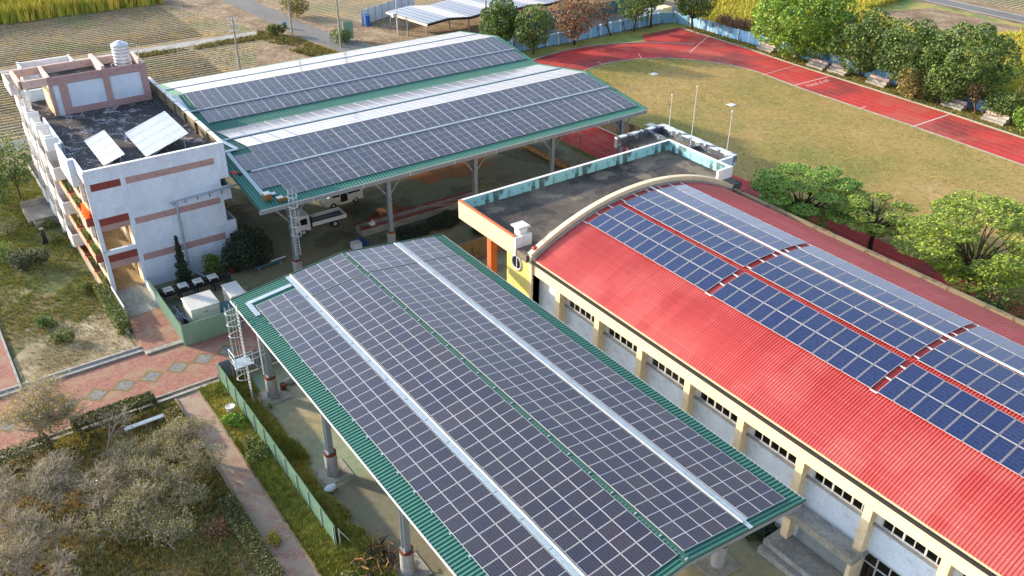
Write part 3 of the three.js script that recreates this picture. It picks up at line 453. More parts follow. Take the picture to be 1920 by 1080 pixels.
  // solar panels on the vault
  const G = panelGeo(1.62, 1.0), arc = (x) => Math.asin((x - xc) / R);
  const cuts = [40.92, 44.56, 48.2].map(arc), wA = 1.645 / R;
  for (const a of cuts) for (let c = 0; c < 2; c++) for (const [z0, n] of [[-46.5, 12], [-33.4, 12], [-20.4, 17]]) for (let i = 0; i < n; i++) {
    const q = a + (c + 0.5) * wA, [x, y] = on(q, 0.13); panel(t, G, blues, x, y, z0 + (i + 0.5) * 1.05, 0, -q);
  }
  for (let i = 0; i < 9; i++) {                             // mounting rails that stick out past the modules
    const q = cuts[0] + i * (cuts[2] + 2 * wA - cuts[0]) / 8, [x, y] = on(q, 0.1); mesh('rail', box(x - 0.04, x + 0.04, y - 0.03, y + 0.03, zf + 0.2, -46.55), M.steelWhite, t); mesh('rail', box(x - 0.04, x + 0.04, y - 0.03, y + 0.03, -20.85, -20.36), M.steelWhite, t); mesh('rail', box(x - 0.04, x + 0.04, y - 0.03, y + 0.03, -33.92, -33.38), M.steelWhite, t);
  }
  { const [x, y] = on(arc(48.02), 0.24); mesh('cable_tray', box(x - 0.06, x + 0.06, y - 0.06, y + 0.02, zf + 0.1, -3), M.steelWhite, t); }
  // side entrance: canopy slab, platform, steps
  mesh('porch_slab', [box(35.3, xl + 0.7, 3.55, 3.68, -21.35, -16.3)], M.concrete, t);
  mesh('porch_lip', [box(35.3, 35.5, 3.68, 4.0, -21.35, -16.3), box(35.5, xl, 3.68, 3.98, -16.5, -16.3)], M.concreteLight, t);
  mesh('porch_wall', [box(35.45, xl, 0.9, 3.55, -16.6, -16.4)], M.cream, t);
  mesh('porch_door', [box(xl + 0.6, xl + 0.66, 0.9, 3.5, -20.8, -16.9)], M.steel, t);
  mesh('step', bev(35.15, xl + 0.6, 0, 0.92, -21.9, -8, 0.03), M.concrete, t); mesh('step', bev(34.75, 35.14, 0, 0.5, -21.9, -8, 0.03), M.concrete, t);
}
// ---------------------------------------------------------------- flat roofed entrance annex
{
  const t = thing('entrance_annex', 'flat roofed annex with peach fascia and blue inner parapet at the gymnasium end', 'annex');
  const x0 = 35.75, x1 = 60.45, z0 = -57.4, z1 = -49.3, yb = 8.15, yt = 9.72, w = 0.2;
  mesh('roof_slab', box(x0 + 0.05, x1 - 0.05, yb, 8.78, z0 + 0.05, z1 + 1.6), M.flatRoof, t);
  mesh('fascia', [box(x0, x0 + w, yb - 0.05, yt, z0, z1)], M.peach, t);
  mesh('parapet', [box(x0 + w, x1, yb, yt, z0, z0 + w)], M.peach, t); mesh('parapet_lining', [box(x0 + w + 0.01, x1 - w, 8.78, yt - 0.02, z0 + w + 0.004, z0 + w + 0.03)], M.cyan, t);
  mesh('parapet', [box(x1 - w, x1, yb, yt, z0 + w, z1)], M.pale, t); mesh('parapet_lining', [box(x1 - w - 0.03, x1 - w - 0.004, 8.78, yt - 0.02, z0 + w + 0.04, z1)], M.cyan, t);
  mesh('parapet_lining', [box(x0 + w + 0.004, x0 + w + 0.03, 8.78, yt - 0.02, z0 + w + 0.04, z1)], M.cyan, t);
  mesh('coping', [box(x0 - 0.03, x0 + w + 0.03, yt, yt + 0.06, z0 - 0.03, z1)], M.orange, t);
  mesh('coping', [box(x0 + w + 0.04, x1 + 0.03, yt, yt + 0.05, z0 - 0.03, z0 + w + 0.03), box(x1 - w - 0.03, x1 + 0.03, yt, yt + 0.05, z0 + w + 0.04, z1)], M.white, t);
  mesh('end_return', [box(x0, x0 + 1.6, yb, yt + 0.02, z1 + 0.01, z1 + 0.22)], M.white, t); mesh('end_return', [box(x1 - 1.9, x1 + 0.02, yb - 0.3, yt + 0.1, z1 + 0.01, z1 + 0.25)], M.white, t);
  for (const [x, z] of [[36.6, -53.6], [42, -57], [48, -57], [54, -57], [59.6, -57]]) mesh('column', box(x - 0.3, x + 0.3, 0, yb, z - 0.3, z + 0.3), M.orange, t);
  mesh('back_wall', [box(37, 59.5, 0, yb, -50.8, -50.5)], M.yellow, t);
  mesh('floor', [box(36.2, 60, 0.01, 0.3, -57.3, -50.8)], M.brick, t);
}
{ const t = thing('roof_vent_box', 'white capped box standing on the annex corner above the round window', 'vent box', 36.75, 8.78, -49.75);
  mesh('shaft', bev(-0.38, 0.38, 0, 1.45, -0.35, 0.35, 0.02), M.white, t); mesh('cap', bev(-0.62, 0.55, 1.45, 1.62, -0.55, 0.55, 0.04), M.paintWhite, t); mesh('conduit', rod(V(0.42, -0.6, 0.4), V(0.42, 1.2, 0.4), 0.05), M.steel, t); }
// reviewing stand behind the annex
{
  const t = thing('reviewing_stand', 'weathered white reviewing stand with mould streaked parapets facing the sports field', 'stand');
  mesh('roof_slab', box(60.6, 65.8, 7.2, 7.45, -63.6, -53.6), M.flatRoof, t);
  mesh('parapet', box(65.5, 66.2, 7.0, 8.15, -63.9, -53.4), M.pale, t); mesh('parapet', box(59.2, 65.5, 7.0, 8.15, -63.95, -63.5), M.pale, t);
  mesh('parapet', box(60.6, 65.5, 7.0, 8.1, -53.6, -53.3), M.paleBlue, t); mesh('inner_beam', box(60.7, 65.4, 7.45, 7.8, -58.2, -57.9), M.pale, t); mesh('parapet', box(63.6, 64.0, 7.45, 7.9, -63.5, -53.6), M.pale, t);
  mesh('support_wall', [box(60.6, 61, 0, 7.2, -63.5, -53.6), box(61, 65.5, 0, 7.2, -63.5, -63.2), box(61, 65.5, 0, 7.2, -53.9, -53.6)], M.pale, t);
  mesh('stage', box(61, 66.2, 0, 1.2, -63.2, -53.9), M.concrete, t);
}
const poleSpots = [[64.6, -58.3, 14.0, 'tallest flagpole, rising from the middle of the reviewing stand'], [66.0, -62.9, 11.6, 'flagpole at the canopy end of the reviewing stand'], [65.7, -54.4, 12.4, 'flagpole at the tree end of the reviewing stand']];
for (const [x, z, h, lab] of poleSpots) { const t = thing('flagpole', lab, 'flagpole', x, 7.45, z, 'flagpoles on the reviewing stand'); mesh('pole', rod(V(0, 0, 0), V(0, h - 7.45, 0), 0.042, 0.028, 8), M.steelWhite, t); mesh('finial', new THREE.SphereGeometry(0.1, 8, 6).translate(0, h - 7.4, 0), M.steelWhite, t); mesh('socket', cyl(0, -0.2, 0.45, 0, 0.1, 0.1, 8), M.steel, t); }

// ---------------------------------------------------------------- tiled classroom block
{
  const t = thing('classroom_block', 'three storey white tiled classroom block with pink bands and a dark flat roof', 'school building');
  const xl = 10.25, xr = 21.35, zf = -75.2, zb = -100, yr = 10.95, yp = 12.1;
  mesh('roof_slab', box(xl + 0.05, 22.1, 10.6, yr, zb, zf - 0.1), M.membrane, t);
  // front wall built round the corridor openings (x 10.55 to 12.95)
  const d = 0.28, F = (a, b, y0, y1) => box(a, b, y0, y1, zf - d, zf);
  mesh('front_wall', [F(13.0, xr, 0, yp), F(xl, 10.55, 0, yp), F(10.55, 13.0, 10.92, yp), F(10.55, 13.0, 7.68, 10.28), F(10.55, 13.0, 4.14, 4.5), F(10.2, 13.0, 4.5, 4.56)], M.mosaic, t);
  mesh('front_wall', [box(xr + 0.002, 22.2, 8.75, yp, zf - d, zf)], M.mosaic, t);
  mesh('red_band', box(10.55, 12.98, 10.28, 10.92, zf - d, zf + 0.01), M.redTile, t); mesh('red_band', box(10.55, 13.0, 7.02, 7.68, zf - d, zf + 0.01), M.redTile, t); mesh('red_band', box(10.55, 13.0, 3.45, 4.14, zf - d, zf + 0.01), M.redTile, t);
  mesh('pink_lintel', box(10.55, 13.0, 6.45, 7.02, zf - 0.5, zf - 0.1), M.pinkTile, t); mesh('pink_lintel', box(10.55, 13.0, 2.75, 3.45, zf - 0.5, zf - 0.1), M.pinkTile, t);
  for (const [y0, y1, x1] of [[10.3, 10.88, 21.1], [6.43, 7.04, 21.05], [2.77, 3.42, 20.95]]) mesh('pink_band', box(13.42, x1, y0, y1, zf, zf + 0.012), M.pinkTile, t);
  mesh('coping', [box(xl - 0.02, 22.24, yp, yp + 0.06, zf - d - 0.02, zf + 0.03)], M.white, t);
  // stepped balconies on the canopy side
  for (const y of [8.0, 4.5, 1.0]) { mesh('balcony', [box(xr, 22.15, y - 1.35, y - 1.2, -97, zf + (y === 8 ? 0 : 0)), box(22.0, 22.15, y - 1.2, y, -97, zf), box(xr, 22.0, y - 1.2, y, zf - 0.15, zf)], M.mosaic, t); }
  mesh('side_wall', box(xr - 0.28, xr, 0, yr - 0.36, zb, zf - d), M.mosaic, t);
  mesh('side_parapet', box(21.9, 22.2, 8.75, yp, zb, zf - d), M.oldCement, t);
  for (let q = 0; q < 7; q++) mesh('parapet_cap', bev(21.86, 22.24, yp, yp + 0.1, zf - d - 3.0 - q * 3.2, zf - d - 0.1 - q * 3.2, 0.03), M.white, t);
  mesh('parapet_pier', Array.from({ length: 7 }, (_, q) => box(21.7, 21.9, yr, yp - 0.05, zf - d - 3.2 - q * 3.2, zf - d - 3.0 - q * 3.2)), M.oldCement, t);
  // corridor: floors, inner wall, slabs
  mesh('corridor_floor', [box(xl + 0.06, 13.0, 0, 0.5, zb, zf - 0.01), box(xl + 0.06, 13.0, 3.3, 3.55, zb, zf - d - 0.01), box(xl + 0.06, 13.0, 6.85, 7.1, zb, zf - d - 0.01)], M.tanFloor, t);
  mesh('corridor_wall', box(13.0, 13.2, 0.02, 10.6, zb, zf - d), M.cream, t);
  for (let q = 0; q < 4; q++) for (const y of [0.5, 3.55, 7.1]) mesh('classroom_door', box(12.94, 13.0, y, y + 2.1, zf - 2.6 - q * 5.5, zf - 1.7 - q * 5.5), M.door, t);
  mesh('back_wall', box(xl, 22.15, 0, yp, zb - 0.25, zb), M.mosaic, t);
  // corridor front on the garden side: columns, parapets, planters
  const colZ = [-75.68, -78.9, -82.5, -86.1, -89.7, -93.3, -96.9, -99.9];
  for (const z of colZ) mesh('facade_column', box(xl - 0.02, xl + 0.3, 0, 10.6, z - 0.14, z + 0.14), M.white, t);
  for (let q = 0; q + 1 < colZ.length; q++) for (const y of [0.5, 3.55, 7.1]) {
    const za = colZ[q + 1] + 0.15, zc = colZ[q] - 0.15;
    mesh('corridor_parapet', box(xl + 0.02, xl + 0.14, y, y + 1.0, za, zc), M.cream, t);
    if (q < 4) { const p = mesh('planter_box', [box(xl - 0.62, xl - 0.54, y - 0.15, y + 0.62, za, zc), box(xl - 0.54, xl + 0.01, y - 0.15, y - 0.05, za, zc), box(xl - 0.54, xl + 0.01, y - 0.05, y + 0.5, za, za + 0.08)], M.planter, t); mesh('planter_end', box(xl - 0.62, xl, y - 0.15, y + 0.62, zc, zc + 0.06), M.redTile, p); }
  }
  mesh('roof_parapet', [box(xl, xl + 0.16, yr, yp, -78.6, zf - d), box(xl - 0.5, xl + 0.1, 9.6, yp, -79.1, -78.6), box(xl - 0.5, xl - 0.34, 9.6, yp, -83.0, -79.1), box(xl, xl + 0.16, yr, yp, -91, -83), box(xl - 0.5, xl + 0.1, 9.6, yp, -83.4, -83.0)], M.mosaic, t);
  // stair bays with open white troughs
  for (const zc of [-87.2, -91.2, -95.2, -99.2]) {
    mesh('stair_fin', [box(xl - 0.95, xl - 0.02, 0, 11.6, zc - 0.12, zc + 0.12)], M.white, t);
    for (const y of [1.2, 4.6, 8.1, 11.0]) mesh('stair_trough', [box(xl - 1.05, xl - 0.93, y, y + 1.25, zc + 0.14, zc + 2.6), box(xl - 0.93, xl - 0.02, y, y + 0.12, zc + 0.14, zc + 2.6), box(xl - 0.93, xl - 0.02, y + 0.12, y + 1.25, zc + 2.48, zc + 2.6)], M.white, t);
  }
  // penthouse with framed panels and an open beam grid
  const zp = -94.0, zq = -98.3, yT = 14.85;
  const ph = mesh('penthouse', [box(11.9, 21.15, yr, 14.0, zq, zp)], M.mosaic, t);
  mesh('penthouse_frame', [box(11.85, 12.2, yr, yT, zp, zp + 0.1), box(12.75, 13.5, yr, yT - 0.05, zp, zp + 0.1), box(16.9, 17.5, yr, yT, zp, zp + 0.14), box(20.55, 21.2, yr, yT, zp, zp + 0.12), box(13.5, 20.55, yr, 11.6, zp, zp + 0.08), box(12.2, 20.55, 14.05, yT - 0.02, zp, zp + 0.08)], M.pinkTile, ph);
  mesh('penthouse_side', box(11.83, 11.9, yr, 14.0, zq, zp), M.cream, ph);
  mesh('beam_grid', [box(9.5, 11.85, 14.1, yT, zp - 0.25, zp), box(9.5, 21.2, 14.1, yT, zq - 0.25, zq), box(9.3, 9.6, 14.1, yT + 0.05, zq, zp), box(11.9, 12.2, 14.05, yT + 0.05, zq, zp), box(16.95, 17.3, 14.05, yT + 0.3, zq - 0.8, zp + 0.04), box(20.95, 21.2, 14.05, yT, zq, zp - 0.01), box(12.2, 20.95, 14.05, yT - 0.1, zp - 0.25, zp - 0.01)], M.beamPink, ph);
  mesh('penthouse_roof', box(12.2, 20.95, 14.0, 14.08, zq, zp - 0.26), M.flatRoof, ph);
  mesh('grid_post', [box(9.4, 9.65, 0, 14.1, zp - 0.25, zp), box(9.4, 9.65, 0, 14.1, zq - 0.25, zq), box(10.35, 10.6, 10, 15, -100.6, -100.35), box(15.2, 15.4, 10, 15, -100.6, -100.35)], M.white, ph);
  mesh('rear_well', [box(10.35, 15.4, 13.6, 14.9, -100.6, -100.4), box(10.35, 10.55, 13.6, 14.9, -100.4, zq - 0.26), box(15.2, 15.4, 13.6, 14.9, -100.4, zq - 0.26), box(10.55, 15.2, 13.6, 13.7, -100.4, zq - 0.26)], M.white, ph);
  mesh('rear_well', [box(8.6, 9.3, 13.4, 14.6, -98.6, -98.4), box(8.6, 8.75, 13.4, 14.6, -98.4, -95), box(8.75, 9.3, 13.4, 13.5, -98.4, -95)], M.white, ph);
  // conduit down the front wall and out to the canopy
  mesh('conduit', [rod(V(17.1, 0.6, zf + 0.1), V(17.1, 7.6, zf + 0.1), 0.11, 0.11, 8), rod(V(17.1, 0.7, zf + 0.1), V(18.2, 0.3, zf + 2.2), 0.11, 0.11, 8), beam(V(16.6, 7.7, zf + 0.14), V(23.6, 7.9, zf + 0.14), 0.2, 0.1)], M.galv, t);
  for (let x = 16.8; x < 22; x += 1.1) mesh('bracket', box(x, x + 0.06, 7.35, 7.68, zf, zf + 0.2), M.steel, t);
  mesh('drain_pipe', [rod(V(10.2, 0.4, zf + 0.05), V(10.2, 12, zf + 0.05), 0.05, 0.05, 6)], M.white, t);
  mesh('handrail', [box(10.1, 10.2, 0.2, 1.2, -75.1, -71.0), box(12.95, 13.08, 0.2, 1.15, -75.1, -70.9)], M.white, t);
}
// two tilted solar arrays on the block's roof
function array(label, x0, x1, z0, z1, y0, y1, nx, nz) {
  const t = thing('rooftop_solar_array', label, 'solar array', 0, 0, 0, 'tilted arrays on the classroom roof'), a = Math.atan2(y1 - y0, x1 - x0), L = Math.hypot(y1 - y0, x1 - x0), G = panelGeo(L / nx - 0.02, (z1 - z0) / nz - 0.03);
  for (let i = 0; i < nx; i++) for (let j = 0; j < nz; j++) { const u = (i + 0.5) / nx; panel(t, G, [M.panelOld], mix(x0, x1, u), mix(y0, y1, u), mix(z0, z1, (j + 0.5) / nz), 0, a); }
  for (const z of [z0 + 0.8, (z0 + z1) / 2, z1 - 0.8]) { mesh('rail', beam(V(x0, y0 - 0.07, z), V(x1, y1 - 0.07, z), 0.07, 0.07), M.galv, t); mesh('leg', rod(V(x1 - 0.3, 10.95, z), V(x1 - 0.3, y1 - 0.15, z), 0.045), M.galv, t); mesh('leg', rod(V(x0 + 0.3, 10.95, z), V(x0 + 0.3, y0 - 0.02, z), 0.045), M.galv, t); mesh('leg', rod(V(x0 + 0.5, 10.95, z), V(x1 - 0.4, y1 - 0.2, z), 0.035), M.galv, t); }
}
array('smaller tilted solar array on the classroom roof, nearer the garden', 12.38, 14.3, -84.6, -77.6, 11.35, 12.0, 2, 4);
array('larger tilted solar array on the classroom roof, nearer the canopies', 15.95, 19.95, -84.5, -77.5, 11.35, 12.72, 4, 4);
// water tank
{ const t = thing('water_tank', 'ribbed stainless steel water tank on top of the classroom penthouse', 'water tank', 19.6, 14.1, -96.2); t.scale.set(1.3, 1.08, 1.3);
  const pts = [[0, 0.2], [0.62, 0.2]]; for (let i = 0; i <= 30; i++) pts.push([0.64 + 0.02 * Math.cos(i * Math.PI / 2.5), 0.25 + i * 0.063]); pts.push([0.6, 2.2], [0.35, 2.36], [0.16, 2.4], [0.16, 2.46], [0, 2.46]);
  mesh('tank', new THREE.LatheGeometry(pts.map((p) => new THREE.Vector2(...p)), 32), M.alu, t); for (const [x, z] of [[0.5, 0.4], [-0.5, 0.4], [0.5, -0.4], [-0.5, -0.4]]) mesh('leg', rod(V(x, 0, z), V(x, 0.22, z), 0.05), M.steel, t);
  mesh('pipe', tube([V(-0.6, 0.5, 0.2), V(-0.95, 0.5, 0.3), V(-1.0, 0.1, 0.4), V(-1.5, 0.08, 0.6)], 0.05), M.steelWhite, t); mesh('pipe', tube([V(-0.4, 0.3, 0.6), V(-0.8, 0.25, 0.9), V(-1.4, 0.08, 1.2)], 0.05), M.steelWhite, t); mesh('overflow', rod(V(0.6, 2.0, 0), V(1.1, 2.0, 0), 0.03), M.steelWhite, t); mesh('vent_pipe', rod(V(1.0, 0, 1.2), V(1.0, 2.2, 1.2), 0.035), M.steelWhite, t); }
// ---------------------------------------------------------------- far solar shed with a folded roof
{
  const t = thing('solar_shed', 'low solar roofed shed beyond the school road with a folded roofline', 'shed');
  const x0 = 75, n = 6, w = 8.5, z0 = -143, z1 = -128.5, e = 3.0, r = 3.4, fall = Math.atan(0.06), roof = new THREE.Group(); roof.name = 'roof'; roof.rotation.x = -0; t.add(roof);
  const zc = (z0 + z1) / 2; roof.position.set(0, 0, zc); roof.rotation.x = -fall;
  for (let g = 0; g < n; g++) { const a = x0 + g * w; mesh('roof_sheet', ribbed([[a, e], [a + w / 2, r], [a + w, e]], z0 - zc, z1 - zc, 0.6, 0.04, 'z'), M.steelWhite, roof);
    for (let q = 0; q < 8; q++) { const u = (q + 0.5) / 8, x = a + u * w, y = r - Math.abs(u - 0.5) * 2 * (r - e) + 0.12, m = mesh('panel_row', box(-0.48, 0.48, -0.02, 0.02, -7.0, 7.0), dusty[q % 3], roof); m.position.set(x, y, 0); m.rotation.z = (u < 0.5 ? 1 : -1) * Math.atan((r - e) / (w / 2)); }
    mesh('gable_trim', [beam(V(a, e - 0.05, z1 - zc), V(a + w / 2, r - 0.05, z1 - zc), 0.2, 0.35), beam(V(a + w / 2, r - 0.05, z1 - zc), V(a + w, e - 0.05, z1 - zc), 0.2, 0.35)], M.dark, roof);
    for (const z of [z0 + 1, -136, z1 - 1]) mesh('post', rod(V(a + 0.2, 0, z), V(a + 0.2, e + (z - zc) * 0.06, z), 0.12), M.steel, t); }
  mesh('side_wall', box(86, 125, 0, 2.2, -128.3, -128.1), M.teal, t); mesh('eave_trim', box(x0 - 0.15, x0, e - 0.25, e + 0.05, z0 - zc, z1 - zc), M.plaster, roof);
}
{ const t = thing('sheet_fence', 'grey sheet metal fence round the open yard before the far shed', 'fence'); for (let q = 0; q < 8; q++) { const a = q / 8, b = (q + 1) / 8; mesh('sheet', beam(V(mix(71.6, 86, a), 1.3, mix(-146.5, -152.4, a)), V(mix(71.6, 86, b) - 0.06, 1.3, mix(-146.5, -152.4, b)), 0.05, 2.6), M.paleBlue, t); mesh('post', rod(V(mix(71.6, 86, a), 0, mix(-146.5, -152.4, a) + 0.1), V(mix(71.6, 86, a), 2.7, mix(-146.5, -152.4, a) + 0.1), 0.06), M.steel, t); } }
// ---------------------------------------------------------------- fences and walls
function ribFence(t, a, b, h, panelW, m) {                 // upright ribbed sheets side by side, each a part
  const A = V(a[0], 0, a[1]), B = V(b[0], 0, b[1]), L = A.distanceTo(B), n = Math.round(L / panelW), w = L / n, dir = B.clone().sub(A).normalize();
  const pts = []; const k = Math.round(w / 0.2); for (let q = 0; q < k; q++) { const u = q * w / k, p = w / k; pts.push([u, 0], [u + p * 0.35, 0], [u + p * 0.5, 0.045], [u + p * 0.85, 0.045]); } pts.push([w - 0.02, 0]);
  const s = new THREE.Shape(); pts.forEach(([u, v], i) => i ? s.lineTo(u, v) : s.moveTo(u, v)); [...pts].reverse().forEach(([u, v]) => s.lineTo(u, v - 0.008));
  const g = um(new THREE.ExtrudeGeometry(s, { depth: h, bevelEnabled: false }).rotateX(-Math.PI / 2));
  for (let q = 0; q < n; q++) { const p = A.clone().addScaledVector(dir, q * w), o = mesh('sheet', g, m, t); o.position.set(p.x, 0.02 + (q % 3) * 0.012, p.z); o.rotation.y = Math.atan2(-dir.z, dir.x); }
  for (let q = 0; q <= n; q += 2) { const p = A.clone().addScaledVector(dir, q * w); mesh('post', box(p.x + dir.z * 0.1 - 0.03, p.x + dir.z * 0.1 + 0.03, 0, h - 0.05, p.z - dir.x * 0.1 - 0.03, p.z - dir.x * 0.1 + 0.03), M.steel, t); }
}
{ const t = thing('sheet_fence', 'long green ribbed metal fence between the weedy verge and the foreground canopy', 'fence'); ribFence(t, [13.7, -37.2], [13.7, -57.5], 1.8, 0.92, M.greenSheet); mesh('post', rod(V(13.9, 0, -37.1), V(13.9, 1.5, -37.1), 0.04), M.steelWhite, t); mesh('brace', rod(V(14.6, 0, -36.9), V(13.9, 1.4, -37.1), 0.03), M.steelWhite, t); }
{ const t = thing('sheet_fence', 'grey cross fence closing the gap at the caged ladder', 'fence'); ribFence(t, [13.72, -57.55], [18.6, -57.55], 1.8, 0.95, M.steel); }
{ const t = thing('sheet_fence', 'pale green metal enclosure fence round the electrical cabinets', 'fence'); ribFence(t, [12.95, -73.4], [12.95, -64.0], 2.0, 1.0, M.greenSheet); 
  for (let q = 0; q < 4; q++) mesh('flat_sheet', box(12.97 + q * 1.2, 12.97 + (q + 1) * 1.2 - 0.015, 0.02, 2.0, -63.98, -63.94), M.greenSheet, t); for (let q = 0; q < 5; q++) mesh('post', box(12.98 + q * 1.2, 13.04 + q * 1.2, 0, 1.95, -64.06, -64.0), M.steel, t); }
{ const t = thing('sheet_fence', 'olive yellow sheet fence below the peach annex fascia', 'fence'); for (let q = 0; q < 9; q++) mesh('sheet', box(35.2 + q * 1.05, 35.2 + (q + 1) * 1.05 - 0.03, 0, 2.1, -62.75, -62.7), M.oldCement, t); }
{ const t = thing('sheet_fence', 'weathered tan board fence between the court and the running track', 'fence'); for (let q = 0; q < 10; q++) mesh('board_panel', box(73.9, 74.0, 0, 2.4, -85.6 + q * 1.25, -85.6 + (q + 1) * 1.25 - 0.05), M.oldCement, t); mesh('base_rail', rod(V(73.4, 0.35, -85.6), V(73.4, 0.35, -73), 0.05), M.steelWhite, t); mesh('end_pier', bev(73.2, 74.2, 0, 2.5, -73.0, -72.2), M.white, t); mesh('corner_slab', box(74.2, 76.6, 0, 2.1, -72.6, -72.4), M.pale, t); }
{ // blue boundary wall: painted panels between posts
  const t = thing('boundary_wall', 'faded blue painted boundary wall curving round the running track', 'wall');
  const run = [[82, -117.6], [96, -116.9], [108, -117.4], [117.5, -117.6], [120.6, -116.4], [121.3, -113], [121.2, -104], [121.6, -92], [122.4, -80], [122.8, -66], [122.6, -44]];
  for (let i = 0; i + 1 < run.length; i++) { const a = V(run[i][0], 0, run[i][1]), b = V(run[i + 1][0], 0, run[i + 1][1]), n = Math.max(1, Math.round(a.distanceTo(b) / 2.4)); for (let q = 0; q < n; q++) { const p = a.clone().lerp(b, q / n), r = a.clone().lerp(b, (q + 0.95) / n), post = p.clone(); mesh('wall_panel', beam(p.clone().setY(0.95), r.clone().setY(0.95), 0.14, 1.9), M.blueWall, t); mesh('wall_post', box(post.x - 0.13, post.x + 0.13, 0, 2.0, post.z - 0.13, post.z + 0.13), M.paleBlue, t); } }
}
// ---------------------------------------------------------------- electrical yard beside the classroom block
{
  const cab = (label, x0, x1, z0, z1, h) => { const t = thing('electrical_cabinet', label, 'cabinet', (x0 + x1) / 2, 0, (z0 + z1) / 2, 'electrical cabinets in the green enclosure'), w = (x1 - x0) / 2, d = (z1 - z0) / 2;
    mesh('plinth', box(-w, w, 0, 0.2, -d, d), M.concrete, t); mesh('housing', box(-w, w, 0.2, h - 0.1, -d, d), M.paintWhite, t); mesh('lid', bev(-w - 0.06, w + 0.06, h - 0.1, h, -d - 0.06, d + 0.06, 0.03), M.paintWhite, t);
    for (const s of [-1, 1]) { const dr = mesh('door', bev(s < 0 ? -w + 0.06 : 0.02, s < 0 ? -0.02 : w - 0.06, 0.32, h - 0.2, d + 0.001, d + 0.03, 0.01), M.paintWhite, t); for (const y of [0.7, h - 0.55]) mesh('handle', box(s * 0.12 - 0.03, s * 0.12 + 0.03, y, y + 0.14, d + 0.03, d + 0.06), M.dark, dr); } };
  cab('larger white electrical cabinet inside the green metal enclosure', 14.3, 16.7, -67.9, -65.5, 2.2); cab('smaller white electrical cabinet next to the teal transformer', 17.85, 19.1, -68.1, -65.7, 2.2);
  { const t = thing('transformer', 'teal ribbed transformer box between the two white cabinets', 'transformer', 17.25, 0, -65.9); mesh('case', bev(-0.45, 0.5, 0.1, 1.35, -0.9, 0.9, 0.04), M.teal, t); for (let q = 0; q < 7; q++) mesh('fin', box(-0.4, 0.45, 0.3, 1.1, 0.92 + q * 0.0 + 0.001, 1.0), M.teal, t); mesh('base', box(-0.5, 0.55, 0, 0.1, -0.95, 1.05), M.concrete, t); }
  { const t = thing('inverter_rack', 'dark steel rack behind the row of inverters', 'rack', 0, 0, 0); for (const z of [-72.15, -71.1]) mesh('rail', box(13.5, 19.6, 1.0, 1.08, z - 0.04, z + 0.04), M.dark, t); for (let x = 13.5; x < 19.8; x += 1.5) { mesh('upright', box(x - 0.05, x + 0.05, 0, 1.3, -72.2, -72.1), M.dark, t); mesh('upright', box(x - 0.05, x + 0.05, 0, 1.3, -71.15, -71.05), M.dark, t); } mesh('shelf', box(13.5, 19.6, 0.82, 0.86, -72.1, -71.1), M.dark, t); }
  const names = ['white inverter at the ramp end of the rack', 'second white inverter from the ramp end of the rack', 'third white inverter from the ramp end of the rack', 'white inverter at the canopy end of the rack'];
  [14.1, 15.4, 16.75, 18.1].forEach((x, k) => { const t = thing('inverter', names[k], 'inverter', x, 1.09, -71.55, 'inverters on the rack'); mesh('case', bev(-0.4, 0.4, 0, 0.28, -0.42, 0.42, 0.04), M.paintWhite, t); mesh('label_plate', box(-0.2, 0.2, 0.28, 0.285, -0.05, 0.05), M.steel, t); mesh('fan_guard', box(-0.3, 0.3, 0.04, 0.22, 0.421, 0.44), M.dark, t); });
  { const t = thing('junk_pile', 'heap of pipes and scrap metal inside the green enclosure', 'scrap heap', 13.9, 0, -68.4); const r = rng(5); for (let q = 0; q < 14; q++) mesh('pipe', rod(V(r() * 1.2 - 0.6, 0.1 + r() * 0.5, -1.6 + r() * 1.2), V(r() * 1.4 - 0.7, 0.1 + r() * 0.4, 0.4 + r() * 1.6), 0.05 + r() * 0.05, 0.05, 7), q % 3 ? M.galv : M.dark, t); }
  { const t = thing('red_planter_pot', 'small red pot by the wall base near the dark bush', 'pot', 20.5, 0, -73.4); mesh('pot', new THREE.LatheGeometry([[0.16, 0], [0.28, 0.5], [0.33, 0.52], [0.33, 0.58], [0.24, 0.56], [0.2, 0.4]].map((p) => new THREE.Vector2(...p)), 16), M.redPlastic, t); mesh('soil', cyl(0, 0.38, 0.42, 0, 0.24, 0.24, 12), M.soil, t); }
}
